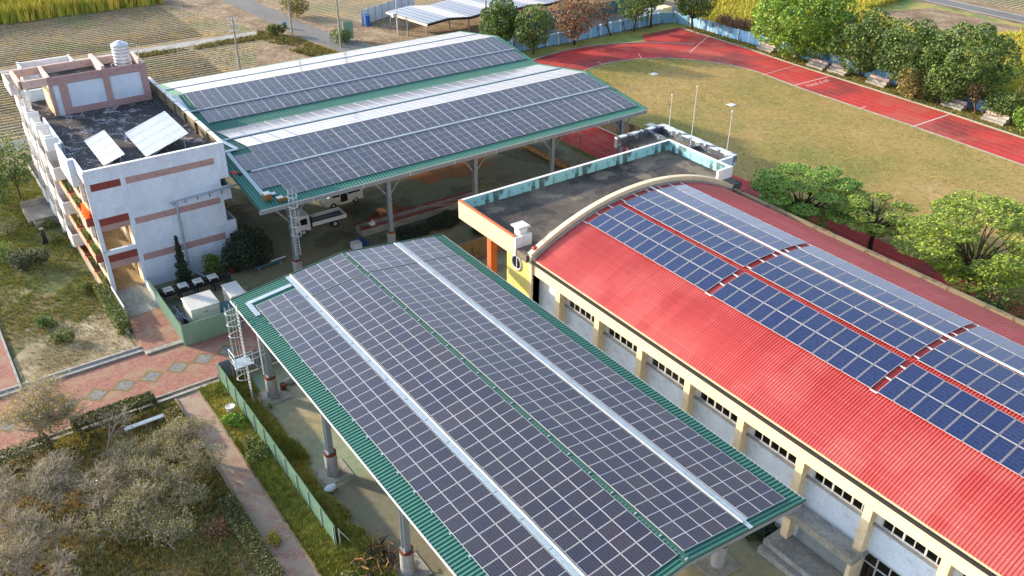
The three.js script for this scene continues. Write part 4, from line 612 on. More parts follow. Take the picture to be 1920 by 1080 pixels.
// ---------------------------------------------------------------- truck and van under the wide canopy (both face -x)
function wheel(t, x, z, r, w) { const o = mesh('wheel', new THREE.CylinderGeometry(r, r, w, 20).rotateX(Math.PI / 2).translate(x, r, z), M.rubber, t); mesh('rim', new THREE.CylinderGeometry(r * 0.55, r * 0.55, w + 0.02, 14).rotateX(Math.PI / 2).translate(x, r, z), M.alu, o); return o; }
const prism = (pts, z0, z1, b = 0.03) => um(new THREE.ExtrudeGeometry(new THREE.Shape(pts.map(([x, y]) => new THREE.Vector2(x, y))), { depth: z1 - z0 - 2 * b, bevelEnabled: true, bevelThickness: b, bevelSize: b, bevelSegments: 2 }).translate(0, 0, z0 + b));
{
  const t = thing('flatbed_truck', 'white flatbed truck with a dark empty bed parked behind the corner column', 'truck', 28.3, 0, -77.4);
  mesh('cab', prism([[0.05, 0.55], [0, 1.2], [0.32, 2.05], [0.5, 2.12], [1.55, 2.12], [1.62, 0.5]], -0.85, 0.85, 0.06), M.carWhite, t);
  mesh('windscreen', prism([[0.0, 1.28], [0.29, 2.0], [0.32, 2.0], [0.05, 1.26]], -0.74, 0.74, 0.005), M.glassDark, t);
  for (const s of [-1, 1]) { const d = mesh('door', box(0.3, 1.35, 0.65, 1.95, s * 0.9 - 0.015, s * 0.9 + 0.015), M.carWhite, t); mesh('side_window', prism([[0.36, 1.25], [0.5, 1.88], [1.28, 1.9], [1.3, 1.22]], s * 0.925 - 0.01, s * 0.925 + 0.01, 0.002), M.glassDark, d); mesh('handle', box(1.1, 1.25, 1.1, 1.14, s * 0.93 - 0.02, s * 0.93 + 0.02), M.dark, d); mesh('mirror', box(0.1, 0.2, 1.35, 1.75, s * 1.08 - 0.09, s * 1.08 + 0.09), M.dark, t); }
  mesh('bumper', bev(-0.12, 0.12, 0.32, 0.58, -0.85, 0.85, 0.03), M.carWhite, t); for (const s of [-1, 1]) mesh('headlight', box(-0.05, 0.02, 0.66, 0.86, s * 0.62 - 0.14, s * 0.62 + 0.14), M.alu, t);
  mesh('chassis', box(0.3, 5.5, 0.45, 0.65, -0.4, 0.4), M.dark, t); mesh('bed_floor', box(1.75, 5.6, 0.72, 0.82, -0.92, 0.92), M.dark, t);
  mesh('headboard', box(1.72, 1.8, 0.82, 1.9, -0.92, 0.92), M.dark, t); for (const s of [-1, 1]) mesh('drop_side', bev(1.82, 5.58, 0.8, 1.22, s * 0.94 - 0.03, s * 0.94 + 0.03, 0.01), M.carWhite, t); mesh('tailgate', bev(5.58, 5.64, 0.8, 1.22, -0.9, 0.9, 0.01), M.carWhite, t);
  for (let q = 0; q < 4; q++) mesh('load_pipe', rod(V(2.0, 0.9 + 0.04 * (q % 2), -0.5 + q * 0.3), V(5.5, 0.9, -0.45 + q * 0.3), 0.04), q % 2 ? M.galv : M.steel, t);
  for (const s of [-1, 1]) { wheel(t, 0.85, s * 0.76, 0.38, 0.24); wheel(t, 4.3, s * 0.72, 0.38, 0.32); mesh('mudguard', box(3.8, 4.8, 0.78, 0.8, s * 0.72 - 0.2, s * 0.72 + 0.2), M.dark, t); }
}
{
  const t = thing('minivan', 'white minivan with its side door slid open, parked behind the truck', 'van', 33.4, 0, -81.4);
  mesh('body', prism([[0.02, 0.4], [0.0, 0.95], [0.55, 1.2], [1.15, 1.92], [1.4, 2.0], [4.25, 2.0], [4.45, 1.75], [4.5, 0.42]], -0.82, 0.82, 0.07), M.carWhite, t);
  mesh('windscreen', prism([[0.56, 1.28], [1.12, 1.9], [1.15, 1.9], [0.62, 1.26]], -0.72, 0.72, 0.004), M.glassDark, t);
  for (const s of [-1, 1]) { mesh('front_window', prism([[0.8, 1.25], [1.22, 1.8], [1.75, 1.82], [1.75, 1.22]], s * 0.84 - 0.01, s * 0.84 + 0.01, 0.002), M.glassDark, t); mesh('rear_window', prism([[2.75, 1.25], [2.75, 1.82], [4.1, 1.82], [4.2, 1.28]], s * 0.84 - 0.01, s * 0.84 + 0.01, 0.002), M.glassDark, t); wheel(t, 0.95, s * 0.74, 0.32, 0.2); wheel(t, 3.6, s * 0.74, 0.32, 0.2); mesh('headlight', box(-0.03, 0.08, 0.72, 0.92, s * 0.6 - 0.16, s * 0.6 + 0.16), M.alu, t); }
  mesh('door_shade_sheet', box(1.85, 2.65, 0.52, 1.86, 0.826, 0.842), M.dark, t); mesh('sliding_door', bev(2.7, 3.55, 0.5, 1.22, 0.85, 0.9, 0.02), M.carWhite, t); mesh('bumper', bev(-0.1, 0.1, 0.35, 0.6, -0.78, 0.78, 0.03), M.steel, t);  // flat dark sheet stands in for the shaded interior behind the open door
}
// ---------------------------------------------------------------- low planters, timber stack and odds and ends under the canopies
{ const t = thing('planter_wall', 'long low planter wall with a brick red top edging the canopy court', 'planter'); mesh('wall', [box(33.9, 49, 0, 0.75, -73.2, -72.95), box(33.9, 34.1, 0, 0.75, -74.4, -73.2), box(34.1, 49, 0, 0.3, -74.4, -73.2), box(34.1, 49, 0, 0.75, -74.6, -74.4)], M.concreteLight, t); mesh('coping', [box(33.8, 49, 0.75, 0.85, -73.35, -72.9)], M.redTile, t); mesh('coping', [box(33.8, 49, 0.75, 0.84, -74.65, -74.35)], M.redTile, t); }
{ const t = thing('timber_stack', 'stack of pale timber boards beside the canopy column', 'timber stack', 38.7, 0, -75.9); const r = rng(8); for (let l = 0; l < 6; l++) for (let q = 0; q < 5; q++) { const o = mesh('board', box(-1.2, 1.2, 0, 0.1, -0.1, 0.1), M.wood, t); o.position.set((r() - 0.5) * 0.3, 0.05 + l * 0.12, -0.5 + q * 0.25); o.rotation.y = (r() - 0.5) * 0.06; } }
{ const t = thing('wheelbarrow', 'rusty wheelbarrow near the timber stack', 'wheelbarrow', 36.4, 0, -75.2); mesh('tray', prism([[-0.5, 0.35], [-0.6, 0.75], [0.55, 0.75], [0.35, 0.35]], -0.35, 0.35, 0.02), M.rust, t); wheel(t, -0.65, 0, 0.2, 0.1); for (const s of [-1, 1]) mesh('handle', rod(V(-0.6, 0.25, s * 0.2), V(1.0, 0.65, s * 0.32), 0.03), M.wood, t); }
{ const t = thing('cement_sack', 'white sack slumped on the planter end', 'sack', 35.2, 0.84, -73.2); mesh('sack', new THREE.SphereGeometry(0.35, 14, 10).scale(1, 0.75, 0.8).translate(0, 0.2, 0), M.paintWhite, t); mesh('neck', cyl(0.05, 0.4, 0.58, 0, 0.1, 0.16, 8), M.paintWhite, t); }
solo('court_kerb', bev(61.6, 62.2, 0, 0.55, -84.6, -74.6, 0.05), M.wood, 'tan concrete upstand beam at the edge of the canopy court', 'beam');
{ const t = thing('water_barrier', 'low blue and white pipe barrier lying near the corner column', 'barrier', 23.9, 0, -72.6); mesh('rail', rod(V(-1.6, 0.3, 0.2), V(1.4, 0.3, -0.1), 0.1), M.teal, t); mesh('white_rail', rod(V(0.1, 0.5, 0), V(1.6, 0.5, -0.15), 0.07), M.paintWhite, t); for (const x of [-1.2, 1.0]) mesh('foot', box(x - 0.06, x + 0.06, 0, 0.3, -0.2, 0.3), M.steel, t); }
{ const t = thing('lamp_post', 'slim pole lamp standing past the court beam', 'lamp post', 64.5, 0, -75.6); mesh('pole', rod(V(0, 0, 0), V(0, 3.4, 0), 0.05), M.oldCement, t); mesh('globe', new THREE.SphereGeometry(0.16, 12, 8).translate(0, 3.5, 0), M.paintWhite, t); }
{ const t = thing('red_bucket', 'red bucket on the court just past the blue parapet', 'bucket', 50.3, 0, -69.9); mesh('bucket', new THREE.LatheGeometry([[0.3, 0], [0.42, 0.7], [0.46, 0.7], [0.46, 0.74], [0.38, 0.72], [0.26, 0.06]].map((p) => new THREE.Vector2(...p)), 16), M.redPlastic, t); mesh('handle', new THREE.TorusGeometry(0.42, 0.02, 6, 16, Math.PI).translate(0, 0.72, 0), M.steel, t); }
{ const t = thing('roof_carton', 'brown carton at the end of the canopy side walkway', 'carton', 23.55, 8.33, -69.6); mesh('carton', bev(-0.34, 0.34, 0, 0.5, -0.34, 0.34, 0.01), M.wood, t); mesh('wrap', bev(-0.3, 0.3, 0.5, 0.66, -0.3, 0.3, 0.05), M.paintWhite, t); mesh('flap', box(-0.34, 0.34, 0.44, 0.46, 0.345, 0.36), M.wood, t); }
{ const t = thing('roof_carton', 'opened pale carton lying on the green roof beside the cage ladder', 'carton', 24.7, 8.14, -69.1); mesh('carton', bev(-0.4, 0.4, 0, 0.26, -0.3, 0.3, 0.01), M.wood, t); mesh('foam', bev(-0.5, 0.1, 0.26, 0.36, -0.3, 0.2, 0.03), M.paintWhite, t); }
{ const t = thing('tool_bag', 'red and black tool bags left on the green roof margin', 'tool bags', 22.75, 8.75, -75.4); mesh('bag', new THREE.SphereGeometry(0.3, 12, 8).scale(1.2, 0.7, 0.9).translate(0, 0.15, 0), M.redPlastic, t); mesh('black_bag', new THREE.SphereGeometry(0.26, 12, 8).scale(1, 0.7, 1.1).translate(0.35, 0.12, 0.5), M.dark, t); }
{ const t = thing('white_crate', 'pale crate on the ground just behind the foreground canopy ridge', 'crate', 32.3, 0, -71.2); mesh('crate', bev(-0.45, 0.45, 0, 0.6, -0.4, 0.4, 0.03), M.paleBlue, t); mesh('lid', bev(-0.48, 0.48, 0.6, 0.66, -0.43, 0.43, 0.02), M.paintWhite, t); }
{ const t = thing('pipe_bundle', 'short blue pipes lying at the planter corner', 'pipes', 33.2, 0, -71.9); for (let q = 0; q < 6; q++) mesh('pipe', rod(V(-0.3 + q * 0.14, 0.08 + (q % 2) * 0.1, -0.7), V(-0.2 + q * 0.14, 0.08 + (q % 2) * 0.1, 0.8), 0.06, 0.06, 8), M.blueTank, t); }
{ const t = thing('motor_scooter', 'dark scooter with a pale front shield parked beside the corner shrub', 'scooter', 24.6, 0, -76.6); t.rotation.y = 0.5; wheel(t, -0.6, 0, 0.24, 0.1); wheel(t, 0.6, 0, 0.24, 0.1);
  mesh('body', prism([[-0.2, 0.28], [-0.15, 0.36], [0.15, 0.4], [0.25, 0.72], [0.85, 0.74], [0.9, 0.62], [0.5, 0.34]], -0.16, 0.16, 0.03), M.dark, t); mesh('shield', prism([[-0.5, 0.4], [-0.36, 1.0], [-0.3, 1.0], [-0.26, 0.34]], -0.2, 0.2, 0.03), M.paintWhite, t); mesh('seat', bev(0.2, 0.9, 0.74, 0.84, -0.15, 0.15, 0.03), M.rubber, t); mesh('handlebar', rod(V(-0.36, 1.05, -0.32), V(-0.36, 1.05, 0.32), 0.025), M.alu, t); mesh('mirror', new THREE.SphereGeometry(0.06, 8, 6).translate(-0.38, 1.2, 0.28), M.alu, t); }
// garden pieces
{ const t = thing('garden_bench', 'long white concrete bench between the clipped hedge and the scrub', 'bench', 7.4, 0, -55.5); mesh('seat', bev(-1.45, 1.45, 0.36, 0.46, -0.2, 0.2, 0.02), M.white, t); for (const x of [-1.1, 0, 1.1]) mesh('leg', box(x - 0.1, x + 0.1, 0, 0.36, -0.16, 0.16), M.concrete, t); }
{ const t = thing('garden_plinth', 'pale concrete step block at the garden door of the classroom block', 'steps', 8.2, 0, -96.2); mesh('landing', bev(-1.4, 1.3, 0, 0.5, -2.2, 1.6, 0.04), M.concreteLight, t); mesh('wall', box(-1.4, 1.3, 0.5, 1.1, -2.4, -2.2), M.concreteLight, t); mesh('planter', [box(-1.0, 1.3, 0, 0.6, 2.5, 2.65), box(-1.0, 1.3, 0, 0.6, 1.65, 1.75), box(-1.0, -0.9, 0, 0.6, 1.75, 2.5)], M.concreteLight, t); }
{ const t = thing('white_urn', 'small white urn in the verge beside the green fence', 'urn', 12.95, 0, -53.3); mesh('urn', new THREE.LatheGeometry([[0, 0], [0.2, 0], [0.12, 0.14], [0.3, 0.4], [0.27, 0.62], [0.36, 0.7], [0.33, 0.76], [0, 0.7]].map((p) => new THREE.Vector2(...p)), 20), M.paintWhite, t); mesh('rim', new THREE.TorusGeometry(0.33, 0.035, 8, 20).rotateX(Math.PI / 2).translate(0, 0.74, 0), M.paintWhite, t); }
{ const t = thing('garden_statue', 'dark garden statue with a pale top standing on the shady lawn', 'statue', 7.3, 0, -89.6); mesh('pedestal', bev(-0.25, 0.25, 0, 0.5, -0.25, 0.25, 0.03), M.dark, t); mesh('figure', new THREE.LatheGeometry([[0, 0.5], [0.24, 0.5], [0.2, 0.9], [0.26, 1.15], [0.12, 1.3], [0.15, 1.45], [0.1, 1.58], [0, 1.6]].map((p) => new THREE.Vector2(...p)), 16), M.barkDark, t); mesh('crown', new THREE.SphereGeometry(0.22, 10, 8).scale(1, 0.5, 1).translate(0, 1.64, 0), M.concreteLight, t); }
{ const t = thing('cement_sack', 'grey plastic sack by the pier in the middle of the canopy row', 'sack', 15.5, 0.01, -41.9); mesh('sack', new THREE.SphereGeometry(0.38, 14, 10).scale(1.1, 0.5, 0.8).translate(0, 0.16, 0), M.paleBlue, t); mesh('knot', cyl(0.3, 0.18, 0.34, 0, 0.06, 0.1, 8), M.paleBlue, t); }
{ const t = thing('rusty_bin', 'rusty bin beside the first canopy pier', 'bin', 17.3, 0, -53.9); mesh('drum', cyl(0, 0, 0.5, 0, 0.24, 0.24, 14), M.rust, t); mesh('rim', new THREE.TorusGeometry(0.24, 0.025, 6, 18).rotateX(Math.PI / 2).translate(0, 0.5, 0), M.dark, t); mesh('stone', new THREE.IcosahedronGeometry(0.4, 1).scale(1.2, 0.7, 0.9).translate(0.7, 0.2, -0.5), M.concrete, t); }
// ---------------------------------------------------------------- stepped benches along the track
{
  const labs = ['concrete spectator bench beside the bright round tree', 'concrete spectator bench second along from the bright round tree', 'concrete spectator bench under the dark mango trees', 'pale spectator bench beside the bare twiggy tree', 'pale spectator bench past the bare twiggy tree', 'spectator bench by the blue wall before the bright round tree'];
  [[119.9, -83.7], [120.3, -80.0], [120.4, -73.0], [120.6, -60.8], [119.9, -54.3], [120.6, -94.6]].forEach(([x, z], k) => { const t = thing('spectator_bench', labs[k], 'bench', x, 0, z, 'stepped concrete benches along the track'); for (const q of [0, 1, 2]) mesh('tier', bev(-0.75 + q * 0.5, -0.27 + q * 0.5, 0, 0.4 + q * 0.38, -1.6, 1.6, 0.03), q === 2 ? M.line : M.concreteLight, t); });
}
// ---------------------------------------------------------------- utility poles, wires and farmland bits
function utilityPole(label, x, z, h, arms) {
  const t = thing('utility_pole', label, 'utility pole', x, 0, z, 'utility poles along the farm road'); mesh('pole', rod(V(0, 0, 0), V(0, h, 0), 0.17, 0.11, 10), M.concreteLight, t);
  for (let q = 0; q < arms; q++) { const y = h - 0.25 - q * 0.9, a = mesh('cross_arm', beam(V(-0.8, y, 0.14), V(0.8, y, 0.14), 0.1, 0.1), M.steelWhite, t); for (const u of [-0.7, -0.3, 0.3, 0.7]) mesh('insulator', cyl(u, y + 0.05, y + 0.28, 0.14, 0.07, 0.05, 8), M.paintWhite, a); }
  return t;
}
utilityPole('slim utility pole at the left verge of the farm road', 57.8, -145.5, 13, 0); utilityPole('utility pole with two cross arms where the farm road meets the canopy', 62.2, -135.8, 14, 2); utilityPole('short pole carrying crowded insulators beside the furrowed field', 43.4, -132, 8.4, 3); utilityPole('dark pole in front of the far solar shed', 86.4, -128.2, 12, 0);
{ const t = thing('floodlight_post', 'short white post with a lamp head in the yard before the far shed', 'light post', 74, 0, -137.5); mesh('post', rod(V(0, 0, 0), V(0, 6.2, 0), 0.12, 0.1, 8), M.steelWhite, t); mesh('lamp_head', bev(-0.9, -0.1, 3.0, 3.7, -0.3, 0.3, 0.08), M.paintWhite, t); }
{ const wire = (name, label, a, b, sag) => solo(name, tube(Array.from({ length: 9 }, (_, i) => { const u = i / 8; return V(mix(a[0], b[0], u), mix(a[1], b[1], u) - sag * 4 * u * (1 - u), mix(a[2], b[2], u)); }), 0.022, 4, 24), M.dark, label, 'cable');
  wire('overhead_cable', 'overhead cable from the cross arm pole to the slim roadside pole', [62.2, 13, -135.8], [57.8, 12.4, -145.5], 0.6); wire('overhead_cable', 'overhead cable running from the cross arm pole over the fields', [62.2, 13, -135.8], [90, 12, -190], 1.6); wire('overhead_cable', 'thin cable strung from the canopy column to the annex corner', [35.2, 5.2, -69.2], [35.9, 9.6, -57.3], 0.5); }
solo('blue_drum', merge([cyl(72.3, 0, 1.9, -145.6, 0.5, 0.5, 18), ...[0.4, 0.9, 1.4, 1.8].map((y) => new THREE.TorusGeometry(0.5, 0.05, 6, 20).rotateX(Math.PI / 2).translate(72.3, y, -145.6))]), M.blueTank, 'tall blue plastic tank at the end of the grey sheet fence', 'tank');
solo('blue_drum', merge([cyl(59.2, 0, 1.1, -152.2, 0.35, 0.35, 16), ...[0.3, 0.8].map((y) => new THREE.TorusGeometry(0.36, 0.04, 6, 16).rotateX(Math.PI / 2).translate(59.2, y, -152.2))]), M.blueTank, 'small blue barrel at the field corner beside the farm road', 'barrel');
{ const t = thing('green_board', 'upright green sheet board at the yard entrance beyond the canopy', 'board', 65.2, 0, -138.8); mesh('board', box(-0.9, 0.9, 0.2, 3.2, -0.04, 0.04), M.greenSheet, t); mesh('post', rod(V(-0.9, 0, 0), V(-0.9, 3.4, 0), 0.06), M.steelWhite, t); mesh('plate', box(-0.55, -0.3, 1.9, 2.2, 0.041, 0.05), M.paintWhite, t); }
{ const t = thing('cargo_container', 'pale storage boxes at the roadside behind the blue wall corner', 'storage box', 122, 0, -121); mesh('box', bev(-1.2, 1.3, 0, 1.8, -1, 1, 0.04), M.plaster, t); mesh('box', bev(-4, -1.4, 0, 1.7, -1, 1, 0.04), M.paintWhite, t); }
for (const [x, z, lab] of [[95.2, -79.2, 'white base plate in the middle of the sports field'], [95.9, -95.7, 'white base plate near the curve of the track'], [80.2, -79.7, 'white base plate beside the near straight of the track']]) { const t = thing('base_plate', lab, 'base plate', x, 0.014, z, 'white base plates on the field'); mesh('plate', bev(-0.55, 0.55, 0, 0.08, -0.55, 0.55, 0.02), M.paintWhite, t); mesh('rim', box(-0.6, 0.6, 0, 0.03, -0.6, 0.6), M.concrete, t); }
// ---------------------------------------------------------------- vegetation
const PAL = {
  mango: [[58, 80, 28], [80, 104, 36], [104, 122, 44], [64, 84, 34]], bright: [[84, 116, 30], [110, 138, 36], [132, 152, 44], [66, 96, 28]], lime: [[100, 122, 24], [122, 138, 30], [138, 146, 36], [80, 102, 26]],
  brown: [[112, 74, 58], [132, 92, 70], [96, 66, 50], [120, 108, 60]], olive: [[98, 94, 46], [122, 112, 58], [82, 80, 42], [140, 124, 70]], yellow: [[160, 140, 50], [174, 150, 56], [134, 128, 50], [116, 116, 50]],
  cane: [[140, 138, 54], [158, 148, 60], [124, 132, 50], [168, 150, 66]], verge: [[104, 112, 44], [126, 126, 56], [142, 134, 68], [88, 98, 38]], hedge: [[74, 80, 38], [92, 92, 46], [62, 68, 34]], limeBright: [[84, 118, 22], [106, 136, 28], [70, 100, 22], [122, 140, 34]], dark: [[28, 42, 24], [36, 52, 28], [46, 60, 30]], weed: [[80, 92, 38], [98, 108, 46], [114, 116, 54], [68, 80, 34]], dry: [[150, 126, 72], [166, 140, 84], [132, 112, 62]], reed: [[150, 134, 66], [166, 148, 76], [138, 130, 64], [128, 130, 62]], mid: [[70, 92, 36], [88, 110, 42], [58, 78, 32], [104, 118, 48]], oliveGrey: [[98, 100, 48], [116, 112, 56], [84, 88, 42], [132, 122, 72]], grey: [[112, 112, 84], [98, 102, 68], [126, 120, 92]], red: [[150, 58, 48], [128, 50, 44], [160, 84, 60]], orangeFlower: [[224, 120, 30], [236, 140, 44], [206, 98, 26]],
};
const lin = (c, k) => { const q = S(c[0] * 1.22, c[1] * 1.22, c[2] * 1.15); return [q.r * k, q.g * k, q.b * k]; };
function leaves(r, spots, size, pal, upness = 0.35) {       // spots: [[x, y, z], ...]
  const n = spots.length, P = new Float32Array(n * 18), C = new Float32Array(n * 18), N = new Float32Array(n * 18), U = new Float32Array(n * 12), cols = PAL[pal];
  const a = V(0, 0, 0), b = V(0, 0, 0), nn = V(0, 0, 0);
  spots.forEach((p, i) => {
    nn.set(r() * 2 - 1, r() * 2 - 1 + upness * 2, r() * 2 - 1).normalize(); a.set(r() - 0.5, r() - 0.5, r() - 0.5).cross(nn).normalize(); b.crossVectors(nn, a);
    const s = size * (0.6 + r() * 0.8), w = s * 0.55, c = lin(cols[Math.floor(r() * cols.length)], 0.8 + r() * 0.4);
    const q = [[-s, 0], [0, -w], [s, 0], [0, w]].map(([u, v]) => [p[0] + a.x * u + b.x * v, p[1] + a.y * u + b.y * v, p[2] + a.z * u + b.z * v]);
    [0, 1, 2, 0, 2, 3].forEach((k, m) => { P.set(q[k], i * 18 + m * 3); C.set(c, i * 18 + m * 3); N.set([nn.x, nn.y, nn.z], i * 18 + m * 3); });
  });
  const g = new THREE.BufferGeometry(); g.setAttribute('position', new THREE.BufferAttribute(P, 3)); g.setAttribute('normal', new THREE.BufferAttribute(N, 3)); g.setAttribute('uv', new THREE.BufferAttribute(U, 2)); g.setAttribute('color', new THREE.BufferAttribute(C, 3));
  return g;
}
const inBall = (r, k = 0.5) => { let x, y, z, d; do { x = r() * 2 - 1; y = r() * 2 - 1; z = r() * 2 - 1; d = Math.hypot(x, y, z); } while (d > 1 || d < 1e-3); const q = Math.pow(d, k) / d; return [x * q, y * q, z * q]; };
function limb(out, r, a, b, r0, r1, bend = 0.12) { const m = a.clone().lerp(b, 0.5), L = a.distanceTo(b) * bend; m.x += (r() - 0.5) * L * 2; m.z += (r() - 0.5) * L * 2; m.y += r() * L; const rm = (r0 + r1) / 2; out.push(rod(a, m, r0, rm, 6), rod(m, b, rm, r1, 6)); }
// broad tree: trunk forking to limbs, crown of separate leaf clumps
function tree(name, label, x, z, o, group) {
  const r = rng(o.seed), t = thing(name, label, 'tree', x, 0, z, group), wood = [], spots = [], H = o.h, R = o.R, ry = o.ry ?? R * 0.75, cy = H - ry * 0.98;
  const fork = V((r() - 0.5) * 0.3, Math.max(0.6, (cy - ry) * 0.75 + 0.3), (r() - 0.5) * 0.3);
  limb(wood, r, V(0, -0.05, 0), fork, o.trunk ?? 0.22, (o.trunk ?? 0.22) * 0.75, 0.05);
  const lobes = o.lobes ?? 16, per = Math.round(o.leaves / lobes);
  for (let k = 0; k < lobes; k++) {
    const ang = k * 2.39996 + r() * 0.5, hgt = 1 - 2 * ((k + 0.5) / lobes), rr = Math.sqrt(1 - hgt * hgt) * (0.62 + r() * 0.22), c = [Math.cos(ang) * rr * R, cy + (hgt * 0.72 + 0.05) * ry, Math.sin(ang) * rr * R], s = (o.lobe ?? 0.42) * (0.7 + r() * 0.55);
    limb(wood, r, k % 3 ? fork : V(fork.x, mix(fork.y, cy, 0.4), fork.z), V(c[0] * 0.8, c[1] - 0.1 * ry, c[2] * 0.8), (o.trunk ?? 0.22) * 0.42, 0.025);
    if (k < (o.bare ?? 0)) continue;
    for (let q = 0; q < per; q++) { const v = inBall(r, 0.28); spots.push([c[0] + v[0] * R * s, c[1] + v[1] * (o.layer ? ry * s * o.layer : Math.min(R, ry) * s), c[2] + v[2] * R * s]); }
  }
  mesh('trunk', wood, o.bark ?? M.bark, t); mesh('crown', leaves(r, spots, o.leaf ?? 0.2, o.pal, o.up ?? 0.4), M.leaf, t); return t;
}
// twiggy, nearly leafless tree or scrub
function twigs(name, label, category, x, z, o, group) {
  const r = rng(o.seed), t = thing(name, label, category, x, 0, z, group), wood = [], fine = [], spots = [];
  const grow = (a, dir, L, rad0, lev) => {
    const b = a.clone().addScaledVector(dir, L); (lev > 1 ? fine : wood).push(rod(a, b, Math.max(rad0, 0.013), Math.max(rad0 * 0.6, 0.009), lev > 1 ? 3 : 5));
    if (lev >= o.levels) { for (let q = 0; q < (o.tip ?? 3); q++) { const v = inBall(r, 0.5); spots.push([b.x + v[0] * o.spread, Math.max(0.03, b.y + v[1] * o.spread * 0.7), b.z + v[2] * o.spread]); } return; }
    const n = lev === 0 ? o.first : 3 + Math.floor(r() * 2);
    for (let q = 0; q < n; q++) { const d = dir.clone().multiplyScalar(0.75).add(V((r() - 0.5) * (o.open ?? 1.5), (r() - 0.35) * 0.9, (r() - 0.5) * (o.open ?? 1.5))).normalize(); grow(a.clone().lerp(b, 0.55 + r() * 0.45), d, L * (0.62 + r() * 0.22), rad0 * 0.55, lev + 1); }
  };
  for (let s = 0; s < (o.stems ?? 1); s++) grow(V((r() - 0.5) * (o.foot ?? 0.3), 0, (r() - 0.5) * (o.foot ?? 0.3)), V((r() - 0.5) * 0.9, 1, (r() - 0.5) * 0.9).normalize(), o.len, o.trunk ?? 0.09, 0);
  mesh('trunk', wood, o.bark ?? M.barkGrey, t); mesh('twigs', fine, o.bark ?? M.barkGrey, t); if (spots.length) mesh('crown', leaves(r, spots, o.leaf, o.pal, 0.4), M.leaf, t); return t;
}
function bush(name, label, category, x, z, o, group) {
  const r = rng(o.seed), t = thing(name, label, category, x, o.y ?? 0, z, group), spots = [], wood = [], n = o.lobes ?? 7;
  for (let k = 0; k < n; k++) { const a = r() * 6.283, d = Math.sqrt(r()) * 0.6, c = [Math.cos(a) * d * o.R, o.h * (0.3 + r() * 0.38), Math.sin(a) * d * (o.Rz ?? o.R)]; limb(wood, r, V(0, 0, 0), V(c[0], c[1], c[2]), 0.05, 0.015); for (let q = 0; q < o.leaves / n; q++) { const v = inBall(r, 0.45); spots.push([c[0] + v[0] * o.R * 0.48, Math.max(0.03, c[1] + v[1] * o.h * 0.36), c[2] + v[2] * (o.Rz ?? o.R) * 0.48]); } }
  mesh('stem', wood, o.bark ?? M.bark, t); mesh('crown', leaves(r, spots, o.leaf ?? 0.1, o.pal, 0.3), M.leaf, t); return t;
}
function hedge(label, x0, x1, z0, z1, h, n, pal, seed) {
  const r = rng(seed), t = thing('hedge', label, 'hedge', (x0 + x1) / 2, 0, (z0 + z1) / 2), w = (x1 - x0) / 2, d = (z1 - z0) / 2, spots = [], wood = [];
  for (let i = 0; i < n; i++) { const f = r(); let p = [(r() * 2 - 1) * w, r() * h, (r() * 2 - 1) * d]; if (f < 0.55) p[1] = h * (0.9 + r() * 0.14); else if (f < 0.78) p[0] = Math.sign(r() - 0.5) * w * (0.94 + r() * 0.1); else p[2] = Math.sign(r() - 0.5) * d * (0.94 + r() * 0.1); spots.push(p); }
  for (let i = 0; i < 14; i++) { const a = V((r() * 2 - 1) * w * 0.8, 0, (r() * 2 - 1) * d * 0.8); wood.push(rod(a, V(a.x + (r() - 0.5) * 0.3, h * 0.85, a.z + (r() - 0.5) * 0.3), 0.03, 0.015, 5)); }
  mesh('stems', wood, M.bark, t); mesh('foliage', leaves(r, spots, 0.085, pal, 0.3), M.leaf, t);
}
// trees along the school road
tree('roadside_tree', 'dense twin lobed green tree just behind the wide canopy corner', 84.0, -120.5, { seed: 1, h: 7.9, R: 3.2, ry: 3.5, leaves: 6500, leaf: 0.22, pal: 'mango', lobes: 14 });
tree('roadside_tree', 'olive green tree in front of the pale end of the blue wall', 86.6, -114.6, { seed: 2, h: 7.8, R: 3.2, ry: 3.5, leaves: 4600, leaf: 0.2, pal: 'mid', lobes: 16 });
tree('roadside_tree', 'russet brown leaved tree beside the blue wall', 95.8, -115.2, { seed: 3, h: 8.0, R: 3.8, ry: 3.4, leaves: 3800, leaf: 0.2, pal: 'brown', lobes: 16, bark: M.barkDark });
twigs('roadside_tree', 'thin brownish half bare tree beside the blue wall', 'tree', 104.6, -116.0, { seed: 4, levels: 4, first: 5, len: 2.6, trunk: 0.2, tip: 2, spread: 0.5, leaf: 0.14, pal: 'brown', bark: M.bark });
tree('roadside_tree', 'loose green tree in the middle of the blue wall row', 110.2, -116.0, { seed: 5, h: 8.6, R: 3.6, ry: 3.4, leaves: 3600, leaf: 0.2, pal: 'mid', lobes: 13 });
tree('roadside_tree', 'yellow green tree with a tall bare trunk by the blue wall', 114.4, -116.2, { seed: 6, h: 10, R: 3.6, ry: 3, leaves: 3400, leaf: 0.2, pal: 'bright', lobes: 12, bark: M.barkDark });
tree('roadside_tree', 'dark rounded tree at the corner of the blue wall', 119.9, -111.2, { seed: 7, h: 8.6, R: 3.5, ry: 3.4, leaves: 5200, leaf: 0.2, pal: 'mango', lobes: 14, bark: M.barkDark });
twigs('dry_bush', 'dry reddish brown scrub next to the blue wall corner', 'bush', 123.8, -104, { seed: 8, levels: 3, first: 7, stems: 7, foot: 5, len: 1.4, trunk: 0.05, tip: 4, spread: 0.6, leaf: 0.16, pal: 'brown', bark: M.bark });
